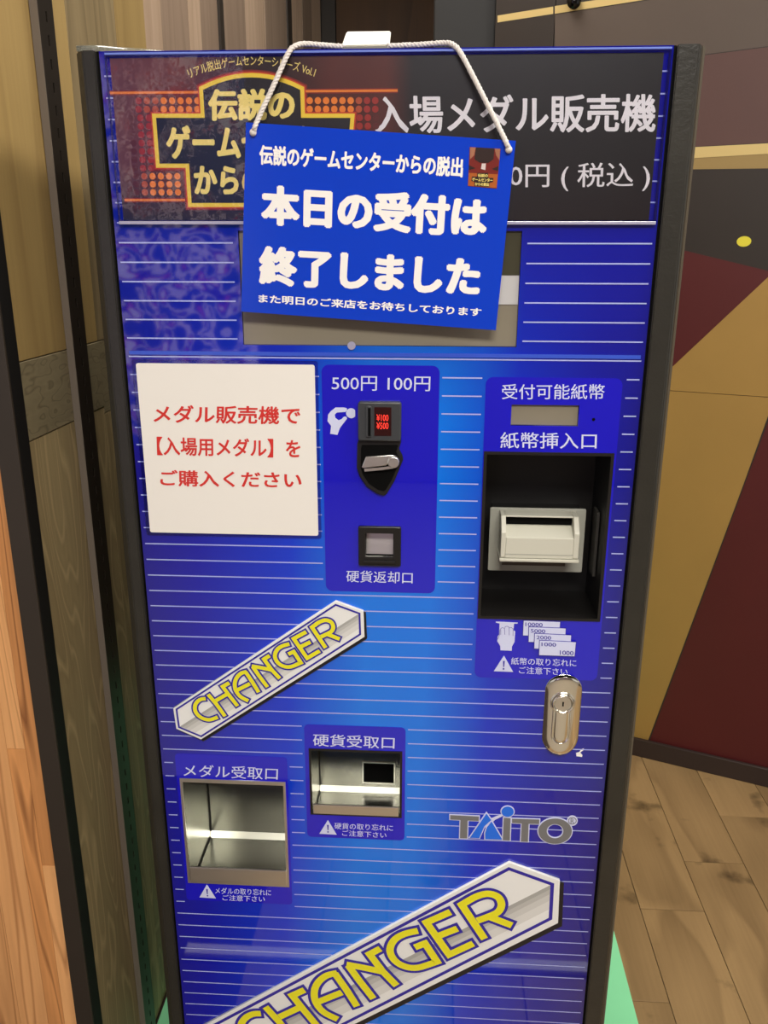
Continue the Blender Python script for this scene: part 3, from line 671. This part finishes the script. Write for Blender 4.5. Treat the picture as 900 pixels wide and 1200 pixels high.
def keyhole_outline(g):
    R = .0150+g; w = .0115+g; out = []
    a0 = math.asin(w/R)
    n = 24
    for k in range(n+1):
        a = -math.pi/2+a0+(2*math.pi-2*a0)*k/n; out.append((lc[0]+R*math.cos(a), lc[1]+R*math.sin(a)))
    for k in range(13):
        a = math.pi+math.pi*k/12; out.append((lc[0]+w*math.cos(a), hz0+w+w*math.sin(a)-g))
    return out
plate('handle_rim', [keyhole_outline(.0), keyhole_outline(-.0016)], -.0085, .003, m_chrome, lp, bev=.0006)
hb = keyhole_outline(-.0022)
plate('pull_handle', [hb], -.0064, .0010, m_chrome, lp, bev=.0003)
domed('handle_dome', lc[0]-.0094, lc[0]+.0094, hz0+.002, lc[1]-.004, -.0060, .0022, m_chrome, lp, 12, 40)
plate('lock_ring', [circ(lc[0], lc[1], .0128, 36), circ(lc[0], lc[1], .0112, 36)], -.0108, .004, m_chrome, lp, bev=.0006)
lb = plate('lock_barrel', [circ(lc[0], lc[1], .0108, 36)], -.0095, .003, m_steel2, lp, bev=.0012)
plate('key_slot', [rect(lc[0]-.0009, lc[0]+.0009, lc[1]-.003, lc[1]+.003)], -.0098, .0005, m_deep, lp)
lab(plate('scuff_mark', [FS(crop(630, 785, 11.43)([(515, 1110), (560, 1098), (580, 1065), (618, 1050), (612, 1075), (570, 1105), (600, 1140), (595, 1165), (520, 1155)]))], -.0003, .0002, m_white, M), 'tiny white paint scuff')
# ---- slanted badges
cA = crop(220, 770, 8.182); cB = crop(290, 710, 7.5)
W_ = {
 'C': [cA([(182, 380), (140, 385), (103, 408), (80, 448), (84, 500), (115, 542), (165, 572), (225, 580), (298, 555)])],
 'H': [cA([(205, 338), (285, 432), (367, 548)]), cA([(408, 228), (344, 264), (410, 352), (487, 450)]), cA([(280, 398), (392, 332)])],
 'A': [cA([(575, 120), (520, 138), (478, 180), (460, 235), (470, 300), (515, 360), (590, 400)]), cA([(562, 122), (625, 215), (688, 318)]), cA([(478, 300), (605, 236)])],
 'N': [cA([(772, 268), (690, 158), (630, 72)]), cB([(45, 512), (120, 525), (215, 545)]), cB([(202, 420), (152, 452), (220, 545), (290, 620)])],
 'G': [cB([(375, 318), (310, 338), (265, 372), (248, 425), (270, 478), (320, 512), (385, 518), (475, 482), (412, 385), (365, 408)])],
 'E': [cB([(522, 212), (412, 272), (530, 442), (640, 378)]), cB([(468, 345), (560, 300)])],
 'R': [cB([(692, 352), (572, 172), (635, 128), (690, 110), (738, 125), (758, 165), (745, 205), (700, 232), (650, 255)]), cB([(700, 230), (815, 275)])],
}
def sm2(pts, i0=0, i1=None, n=5):        # smooth the run pts[i0:i1], keep the rest as corners
    i1 = len(pts) if i1 is None else i1; run = [Vector(p) for p in pts[i0:i1]]; Q = [run[0]]+run+[run[-1]]; out = []
    for i in range(1, len(Q)-2):
        a, b, c, d = Q[i-1:i+3]
        for k in range(n):
            t = k/n; out.append(.5*((2*b)+(-a+c)*t+(2*a-5*b+4*c-d)*t*t+(-a+3*b-3*c+d)*t**3))
    out.append(run[-1])
    return list(pts[:i0])+[(v.x, v.y) for v in out]+list(pts[i1:])
W_['C'][0] = sm2(W_['C'][0]); W_['A'][0] = sm2(W_['A'][0]); W_['G'][0] = sm2(W_['G'][0], 0, 8); W_['R'][0] = sm2(W_['R'][0], 1)
HEX = [(393.9, 702.8), (426.1, 714.5), (427.5, 744.7), (236.5, 864.7), (207.5, 852.1), (204, 828.1)]
c38 = crop(200, 690, 3.75)
INN = c38([(727, 64), (831, 102), (834, 193), (138, 640), (41, 600), (30, 522)])
# similarity small -> large, fitted on matched corners
sm_ = [(393.9, 702.8), (426.1, 714.5), (427.5, 744.7), (362, 731.5), (344, 746.5), (297.3, 776.7), (244, 811.3)]
bg_ = [(599, 1007.4), (655.2, 1028.3), (654.5, 1078.2), (534.3, 1057), (496, 1078.5), (404, 1125), (313, 1175)]
A_ = [complex(*F(*p)) for p in sm_]; B_ = [complex(*F(*p)) for p in bg_]
am = sum(A_)/len(A_); bmn = sum(B_)/len(B_)
kk = sum((b-bmn)*(a-am).conjugate() for a, b in zip(A_, B_))/sum(abs(a-am)**2 for a in A_)
def badge(T, sc, which):
    hx = [T(F(*p)) for p in HEX]; inn = [T(F(*p)) for p in INN]
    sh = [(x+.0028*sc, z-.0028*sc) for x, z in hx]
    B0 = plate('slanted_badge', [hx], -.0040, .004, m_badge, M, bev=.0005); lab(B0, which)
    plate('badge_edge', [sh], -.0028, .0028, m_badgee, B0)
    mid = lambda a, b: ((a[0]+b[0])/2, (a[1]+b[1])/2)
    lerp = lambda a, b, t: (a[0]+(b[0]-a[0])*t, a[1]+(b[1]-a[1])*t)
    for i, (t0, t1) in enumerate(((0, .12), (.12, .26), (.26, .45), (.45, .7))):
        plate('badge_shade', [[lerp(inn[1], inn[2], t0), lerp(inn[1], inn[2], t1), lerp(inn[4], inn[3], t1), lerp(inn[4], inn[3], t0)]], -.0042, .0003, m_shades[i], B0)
    # frame line
    c = (sum(p[0] for p in inn)/6, sum(p[1] for p in inn)/6)
    fr = stroke_polys(inn, .0023*sc, 0, True)
    polys_plate('frame_line', fr, -.0044, .0003, m_bline, B0)
    blu = []; yel = []
    for ch in W_.values():
        for s_ in ch:
            pts = [T(F(*p)) for p in s_]
            blu += stroke_polys(pts, .0090*sc, .0020*sc); yel += stroke_polys(pts, .0050*sc, 0)
    polys_plate('letter_outline', blu, -.0047, .0003, m_bline, B0)
    polys_plate('badge_lettering', yel, -.0050, .0003, m_yellow, B0)
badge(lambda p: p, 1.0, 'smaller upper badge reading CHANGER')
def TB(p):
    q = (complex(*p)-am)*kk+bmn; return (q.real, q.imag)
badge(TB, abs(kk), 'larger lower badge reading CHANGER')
# ---- maker's mark
c5 = crop(510, 930, 5)
g = [[(88, 124), (256, 132), (255, 157), (190, 155), (187, 260), (145, 258), (148, 152), (88, 149)],
     [(402, 140), (441, 142), (437, 272), (396, 270)],
     [(450, 145), (610, 150), (609, 176), (547, 174), (543, 280), (502, 278), (507, 172), (450, 169)]]
b2 = [[(203, 256), (300, 114), (328, 152), (288, 188), (258, 258)], [(293, 264), (292, 230), (303, 195), (330, 160), (392, 266)]]
O1 = [(702+98*math.cos(a/18*math.pi), 217+74*math.sin(a/18*math.pi)) for a in range(36)]; O2 = [(702+49*math.cos(a/18*math.pi), 217+42*math.sin(a/18*math.pi)) for a in range(36)]
dot = [(424+36*math.cos(a/12*math.pi), 103+30*math.sin(a/12*math.pi)) for a in range(24)]
sw = [(290, 185), (330, 145), (400, 118), (398, 126), (350, 150), (300, 195)]
rm = [(803+29*math.cos(a/12*math.pi), 157+28*math.sin(a/12*math.pi)) for a in range(24)]
base = [FS(c5(q)) for q in g+b2+[dot]]
lg = None
for i, q in enumerate(base+[FS(c5(sw)), FS(c5(rm))]):
    o = plate('logo_backing', [q], -.0004-.00002*i, .0004, m_text, lg or M, offset=.0013 if i < 6 else .0006); lg = lg or o
lab(lg, 'small grey and blue maker mark with a pale outline')
plate('logo_backing', [FS(c5(O1)), FS(c5(O2))], -.0006, .0006, m_text, lg, offset=.0013)
for q in g: plate('logo_letter', [FS(c5(q))], -.0010, .0003, m_lgrey, lg)
plate('logo_letter', [FS(c5(O1)), FS(c5(O2))], -.0012, .0003, m_lgrey, lg)
for q in b2+[dot]: plate('logo_letter', [FS(c5(q))], -.0012, .0003, m_lblue, lg)
a_, b_ = F(*c5([(803, 157)])[0]), F(*c5([(828, 157)])[0]); r_ = b_[0]-a_[0]
plate('registered_ring', [circ(*a_, r_), circ(*a_, r_*.84)], -.0010, .0003, m_lgrey, lg)
text('registered_letter', 'R', c5([(793, 143)])[0], c5([(814, 143)])[0], c5([(793, 171)])[0], -.0008, m_lgrey, lg)

# ================================================================== HEADER BANNER in an acrylic sleeve
BN = thing('banner_sleeve', 'black banner with yellow neon style title in a clear sleeve across the machine top', 'sign', (0, -.0035, 1.37))
SL = bbox([(124.4, 62), (784.5, 55.8), (769, 263.5), (141, 263)])
PO = (F(128, 66, -.003)[0], F(778, 66, -.003)[0], F(450, 258, -.003)[1], F(450, 64.5, -.003)[1])
def poster_mat():
    M_ = mat('banner_print_and_sheen', (0, 0, 0, 1), .35); nt = M_.node_tree; L = nt.links.new; b = nt.nodes['Principled BSDF']
    tc = nt.nodes.new('ShaderNodeTexCoord'); sp = nt.nodes.new('ShaderNodeSeparateXYZ'); L(tc.outputs['Object'], sp.inputs[0])
    mr = nt.nodes.new('ShaderNodeMapRange'); mr.inputs[1].default_value = -.27; mr.inputs[2].default_value = .28; L(sp.outputs[0], mr.inputs[0])
    r = ramp(nt, [(0, S(112, 62, 58)), (.12, S(116, 60, 44)), (.22, S(60, 36, 26)), (.30, S(40, 26, 20)), (.40, S(90, 40, 26)), (.50, S(96, 44, 30)), (.545, S(30, 30, 25)), (1, S(26, 26, 21))])  # print colours, with the left end lightened for a reflection in the sleeve
    L(mr.outputs[0], r.inputs[0])
    n = nt.nodes.new('ShaderNodeTexNoise'); n.inputs['Scale'].default_value = 14; n.inputs['Detail'].default_value = 4; L(tc.outputs['Object'], n.inputs[0])
    hs = nt.nodes.new('ShaderNodeHueSaturation'); m2 = nt.nodes.new('ShaderNodeMapRange'); m2.inputs[3].default_value = .6; m2.inputs[4].default_value = 1.35
    L(n.outputs[0], m2.inputs[0]); L(m2.outputs[0], hs.inputs['Value']); L(r.outputs[0], hs.inputs['Color'])
    mz = nt.nodes.new('ShaderNodeMapRange'); mz.inputs[1].default_value = .0; mz.inputs[2].default_value = .06; L(sp.outputs[2], mz.inputs[0])
    mx = nt.nodes.new('ShaderNodeMix'); mx.data_type = 'RGBA'; mx.inputs[6].default_value = S(30, 24, 20); L(mz.outputs[0], mx.inputs[0]); L(hs.outputs[0], mx.inputs[7])
    L(mx.outputs[2], b.inputs['Base Color']); return M_
YP = -.0022
pb = plate('printed_sheet', [hole(PO)], YP, .0006, poster_mat(), BN)
d_ = YP
def G(*pts): return FS(pts, d_)
m_red2 = mat('orange_red_print', S(214, 70, 20), .4); m_or = mat('orange_print', S(250, 140, 40), .4)
m_yo = mat('golden_yellow_print', S(255, 222, 62), .4); m_ly = mat('logo_cream_yellow', S(255, 232, 128), .4); m_lk = mat('logo_black_print', S(24, 20, 20), .4)
m_glow = mat('dark_red_print', S(140, 34, 16), .4)
cP = crop(150, 60, 5.625)
arc = []
for k in range(13):
    u = k/12; x = 236+(354-236)*u; arc.append((x, 104-(15.5)*(1-(2*u-1)**2)))
logo = arc+[(354, 104), (355, 136), (413, 136), (408, 196), (372, 196), (370, 240), (223, 240), (220, 194), (185.5, 194), (181, 136), (238, 136), (236, 104)]
lp_ = G(*logo)
plate('title_glow', [lp_], d_-.0003, .0003, m_glow, pb, offset=.0052)
plate('title_glow', [lp_], d_-.0005, .0002, m_red2, pb, offset=.0036)
plate('title_frame', [lp_], d_-.0007, .0002, m_yo, pb, offset=.0022)
plate('title_ground', [lp_], d_-.0009, .0002, m_lk, pb, offset=-.0018)
yT = d_-.0009
text('title_lettering', '伝説の', (244, 104.5), (346, 103.5), (244.5, 142), yT, m_ly, pb, .052, d_)
text('title_lettering', 'ゲームセンター', (194, 147), (400, 147), (196, 186.5), yT, m_ly, pb, .052, d_)
text('title_lettering', 'からの脱出', (227, 192.5), (366, 192.5), (228, 229.5), yT, m_ly, pb, .052, d_)
# orange rules
for a, b in (((129, 109), (233, 108)), ((358, 107), (466, 106.5)), ((146, 234.5), (217, 234.5))):
    pa, pb_ = F(*a, d_), F(*b, d_)
    plate('orange_rule', [rect(pa[0], pb_[0], pa[1]-.0022, pa[1]+.0022)], d_-.0002, .0002, m_glow, pb)
    plate('orange_rule', [rect(pa[0], pb_[0], pa[1]-.0011, pa[1]+.0011)], d_-.0004, .0002, m_or, pb)
# dots
def dots_mat():
    M_ = mat('dot_print', (1, .5, .1, 1), .4); nt = M_.node_tree; L = nt.links.new; b = nt.nodes['Principled BSDF']
    g_ = nt.nodes.new('ShaderNodeNewGeometry'); return M_
def dots(cells, m):
    bm = bmesh.new()
    for x, y in cells:
        c = F(x, y, d_); v = [bm.verts.new((p[0], d_-.00045, p[1])) for p in circ(c[0], c[1], .0033, 12)]; bm.faces.new(v)
    o = link('printed_dots', frommesh(bm), m, pb); o['kind'] = 'stuff'
m_d2 = mat('dim_orange_print', S(190, 84, 40), .4); m_d3 = mat('dim_red_print', S(168, 46, 30), .4); m_d4 = mat('dull_red_print', S(100, 38, 28), .4)
hi_, mid_, lo_, dim_ = [], [], [], []
for r_i in range(2):
    for c_i in range(8):
        (hi_ if c_i > 2 else mid_ if c_i > 0 else lo_).append((162.5+c_i*9.85, 118.2+r_i*10))
for r_i in range(7):
    for c_i in range(3): (dim_ if c_i == 0 else lo_).append((155+c_i*9.7+r_i*.5, 138.3+r_i*9.8))
for r_i in range(3):
    for c_i in range(6): (dim_ if c_i == 0 else mid_ if c_i == 1 else hi_).append((159.5+c_i*9.7+r_i*.4, 206.6+r_i*9.4))
for r_i in range(2):
    for c_i in range(9): (hi_ if c_i < 6 else mid_ if c_i < 7 else lo_).append((363+c_i*9.6, 118+r_i*10))
for r_i in range(6):
    for c_i in range(3): (lo_ if c_i < 2 else dim_).append((421.5+c_i*9.6, 138+r_i*9.8))
dots(hi_, m_or); dots(mid_, m_d2); dots(lo_, m_d3); dots(dim_, m_d4)
# curved small line of text
me = text_mesh('リアル脱出ゲームセンターシリーズ Vol.1', .012)
xs = [v.co.x for v in me.vertices]; ys = [v.co.y for v in me.vertices]; x0, x1, y0, y1 = min(xs), max(xs), min(ys), max(ys)
cA0, cM, cB0 = (Vector(F(*p, d_)) for p in ((222.5, 91.5), (294.5, 77), (367.5, 91.5)))
ch = (cB0-cA0).length/2; sg = cM.y-(cA0.y+cB0.y)/2; Rr = (ch*ch+sg*sg)/(2*sg); cz = cM.y-Rr; am_ = math.asin(ch/Rr)
hh = .0092
for v in me.vertices:
    u = (v.co.x-x0)/(x1-x0); a = (u*2-1)*am_; r = Rr+(v.co.y-y0)/(y1-y0)*hh
    v.co = Vector((cM.x+r*math.sin(a), d_-.0003-v.co.z*1.2e-4, cz+r*math.cos(a)))
link('arched_lettering', me, m_ly, pb)
text('banner_lettering', '入場メダル販売機', (438, 112), (770, 109.5), (440, 156.5), d_, m_white, pb, .024, d_)
text('banner_lettering', '0円 ( 税込 )', (597, 191), (762.5, 190.5), (597, 224), d_, m_white, pb, .008, d_)
# sleeve
plate('clear_sleeve', [hole(SL)], -.0040, .0004, m_acr, BN)
rim = plate('sleeve_rim', [hole(SL), rect(SL[0]+.0016, SL[1]-.0026, SL[2]+.0046, SL[3]-.0042)], -.0046, .0014, clear('frosted_rim', (.55, .58, .78, 1), .15, 1.6), BN)
box('sleeve_bottom_edge', SL[0], SL[1], -.0048, -.0030, SL[2], SL[2]+.0032, m_acre, BN, bev=.0004)
box('sleeve_top_edge', SL[0], SL[1], -.0048, -.0030, SL[3]-.0024, SL[3]-.0004, mat('blue_tinted_edge', S(118, 138, 220), .2), BN, bev=.0004)
# ================================================================== SQUARE PAPER NOTICE
NT = bbox([(160, 424.7), (368.8, 428), (373.3, 627.3), (176, 623.3)])
N0 = thing('paper_notice', 'square white notice with three lines of red lettering stuck left of the coin slot', 'notice', ((NT[0]+NT[1])/2, -.001, NT[2]))
plate('notice_sleeve', [rrect(NT[0]-.0045, NT[1]+.0035, NT[2]-.004, NT[3]+.004, .003)], -.0008, .0006, clear('notice_film', (.80, .82, .95, 1), .05), N0)
nb = plate('paper_sheet', [rrect(*NT, .0025)], -.0016, .0008, m_paper, N0)
text('notice_lettering', 'メダル販売機で', (180.5, 474), (352.8, 476), (180.5, 495), -.0016, m_red, nb, .022)
text('notice_lettering', '【入場用メダル】を', (184, 511.3), (352.5, 514.5), (184.8, 533), -.0016, m_red, nb, .022)
text('notice_lettering', 'ご購入ください', (188, 550), (354, 552.7), (188.5, 569), -.0016, m_red, nb, .022)
# ================================================================== HANGING SIGN
DS = -.014
hs_ = thing('hanging_sign', 'blue hanging sign with bold white lettering tilted on a white cord', 'sign', (F(440, 380, DS)[0], DS, F(440, 380, DS)[1]))
c3 = crop(270, 140, 2.5)
holes_px = [(297, 154), (596, 174)]
hl = [circ(*F(*p, DS), .0028, 16) for p in holes_px]
sb = plate('sign_board', [FS([(288.2, 143.4), (604.5, 165), (581, 387), (282.6, 365)], DS)]+hl, DS, .0016, m_sign, hs_)
text('sign_lettering', '伝説のゲームセンターからの脱出', (304, 169.5), (543.5, 184.5), (304, 193), DS, m_white, sb, .046, DS)
text('sign_lettering', '本日の受付は', (306, 216), (573, 231), (306, 263.5), DS, m_white, sb, .062, DS)
text('sign_lettering', '終了しました', (303.5, 287.5), (565, 301.5), (303.5, 334), DS, m_white, sb, .062, DS)
text('sign_lettering', 'また明日のご来店をお待ちしております', (303, 344.5), (564.5, 361), (303, 354.5), DS, m_white, sb, .032, DS)
c15 = crop(540, 160, 15)
pic = plate('printed_picture', [FS(c15([(155, 185), (700, 215), (630, 915), (125, 870)]), DS)], DS-.0003, .0003, mat('dark_red_picture', S(120, 34, 26), .3), sb)
q = lambda pts, n, mm, k: plate(n, [FS(c15(pts), DS)], DS-.0003-.0002*k, .0002, mm, sb)
q([(265, 190), (590, 208), (575, 400), (480, 465), (330, 460), (240, 400)], 'picture_shape', mat('picture_dark', S(48, 32, 28), .3), 1)
q([(165, 190), (262, 195), (235, 330), (160, 400)], 'picture_shape', mat('picture_tan', S(168, 112, 84), .3), 1)
q([(595, 210), (692, 220), (680, 420), (620, 330)], 'picture_shape', bpy.data.materials['picture_tan'], 1)
q([(140, 500), (260, 560), (140, 590)], 'picture_shape', bpy.data.materials['picture_dark'], 1)
q([(665, 520), (540, 570), (655, 610)], 'picture_shape', bpy.data.materials['picture_dark'], 1)
q([(370, 475), (440, 475), (432, 590), (355, 570)], 'picture_shape', mat('picture_white', S(220, 205, 200), .3), 2)
q([(140, 640), (650, 665), (628, 908), (128, 865)], 'picture_shape', mat('picture_orange', S(176, 92, 34), .3), 1)
q([(290, 640), (480, 640), (485, 725), (575, 730), (565, 800), (505, 815), (500, 885), (235, 870), (240, 800), (185, 780), (195, 705), (285, 705)], 'picture_shape', bpy.data.materials['picture_dark'], 2)
for s_, a, b, c in (('伝説の', (300, 655), (475, 660), (300, 712)), ('ゲームセンター', (200, 722), (560, 740), (200, 785)), ('からの脱出', (250, 805), (495, 818), (248, 862))):
    text('picture_lettering', s_, *c15([a, b, c]), DS-.0007, m_ly, sb, .03, DS)
# cord: twisted strands from the holes over the sleeve's top edge to the hook
def P3(px, py, y): p = on(px, py, 1, y); return p
def smooth(pts, n=10):
    out = []
    Pn = [pts[0]]+pts+[pts[-1]]
    for i in range(1, len(Pn)-2):
        for k in range(n):
            t = k/n; a, b, c, d = Pn[i-1], Pn[i], Pn[i+1], Pn[i+2]
            out.append(.5*((2*b)+(-a+c)*t+(2*a-5*b+4*c-d)*t*t+(-a+3*b-3*c+d)*t**3))
    out.append(pts[-1]); return out
def cord(pts):
    c = smooth(pts, 14); 
    # resample
    L_ = [0]
    for a, b in zip(c, c[1:]): L_.append(L_[-1]+(b-a).length)
    n = int(L_[-1]/.0022); path = []; j = 0
    for k in range(n+1):
        s = L_[-1]*k/n
        while j < len(L_)-2 and L_[j+1] < s: j += 1
        path.append(c[j].lerp(c[j+1], (s-L_[j])/max(1e-9, L_[j+1]-L_[j])))
    prev = Vector((0, 1, 0)); strands = [[], [], []]
    for i, p in enumerate(path):
        t = (path[min(i+1, n)]-path[max(i-1, 0)]).normalized(); prev = (prev-t*prev.dot(t)).normalized(); b = t.cross(prev)
        for k in range(3):
            a = 2*math.pi*(k/3+i*.0022/.011); strands[k].append(p+(prev*math.cos(a)+b*math.sin(a))*.0013)
    return strands
cl = [P3(297, 155, -.006), P3(298, 151, -.0185), P3(303, 138, -.0165), P3(322, 97, -.013), P3(338, 62, -.009), P3(347, 53.5, -.0045), P3(360, 51.5, .002), P3(385, 53.5, .006), P3(404, 54.5, .008)]
cr_ = [P3(596, 175, -.006), P3(595, 171, -.0185), P3(590, 160, -.0165), P3(565, 110, -.013), P3(541, 64, -.009), P3(531, 52.5, -.0045), P3(520, 50.5, .002), P3(490, 52.5, .006), P3(454, 54, .008)]
for side in (cl, cr_):
    for st in cord(side): tube('cord_strand', st, .00155, m_cord, hs_, n=6)
for px_ in ((297, 155.5), (596, 175.5)):
    p = P3(*px_, DS); bm = bmesh.new(); bmesh.ops.create_uvsphere(bm, u_segments=12, v_segments=8, radius=.0036)
    for f in bm.faces: f.smooth = True
    bmesh.ops.translate(bm, verts=bm.verts, vec=(p.x, DS-.002, p.z)); link('cord_knot', frommesh(bm), m_cord, hs_)
# ================================================================== HOOK on top of the machine
hx0, hx1 = on(400, 52, 1, .0).x, on(456, 52, 1, .0).x
hk = thing('cord_hook', 'small white plastic hook standing on the top edge of the machine', 'hook', ((hx0+hx1)/2, .01, ZT))
bm = bmesh.new()
ha, hb_ = on(400, 52, 1, .008), on(456.5, 52, 1, .008); ht = on(430, 35.5, 1, .030)
A = [(ha.x, .008, ZT+.0045), (hb_.x, .008, ZT+.0045), (hb_.x, .032, ht.z), (ha.x+.003, .032, ht.z)]
v = [bm.verts.new(p) for p in A]; f = bm.faces.new(v)
r = bmesh.ops.extrude_face_region(bm, geom=[f]); bmesh.ops.translate(bm, verts=[x for x in r['geom'] if isinstance(x, bmesh.types.BMVert)], vec=(0, .003, -.001))
bmesh.ops.recalc_face_normals(bm, faces=bm.faces)
bmesh.ops.bevel(bm, geom=[e for e in bm.edges], offset=.0012, segments=3, affect='EDGES')
link('hook_face', frommesh(bm), m_hook, hk)
box('hook_base', ha.x+.0005, hb_.x-.0005, .006, .034, ZT, ZT+.0035, mat('grey_adhesive_pad', S(128, 124, 112), .5), hk, bev=.0006)
box('hook_gusset', ha.x+.012, hb_.x-.012, .020, .031, ZT+.0035, ZT+.010, m_hook, hk)
# ================================================================== clear slab lying on the machine's top left
me = curve_mesh([[(-.3065, .001), (-.285, .001), (-.195, .040), (-.205, .10), (-.3065, .10)]], .0055, bev=.0004); me.transform(Matrix.Translation((0, 0, ZT+.0031)))
ac = tag(link('acrylic_sheet', me, mat('acrylic_slab_solid', S(214, 212, 196), .08, spec=.8)), 'thin clear acrylic sheet lying on the top left corner of the machine', 'sheet')
ac.data.materials[0].node_tree.nodes['Principled BSDF'].inputs['Transmission Weight'].default_value = .75
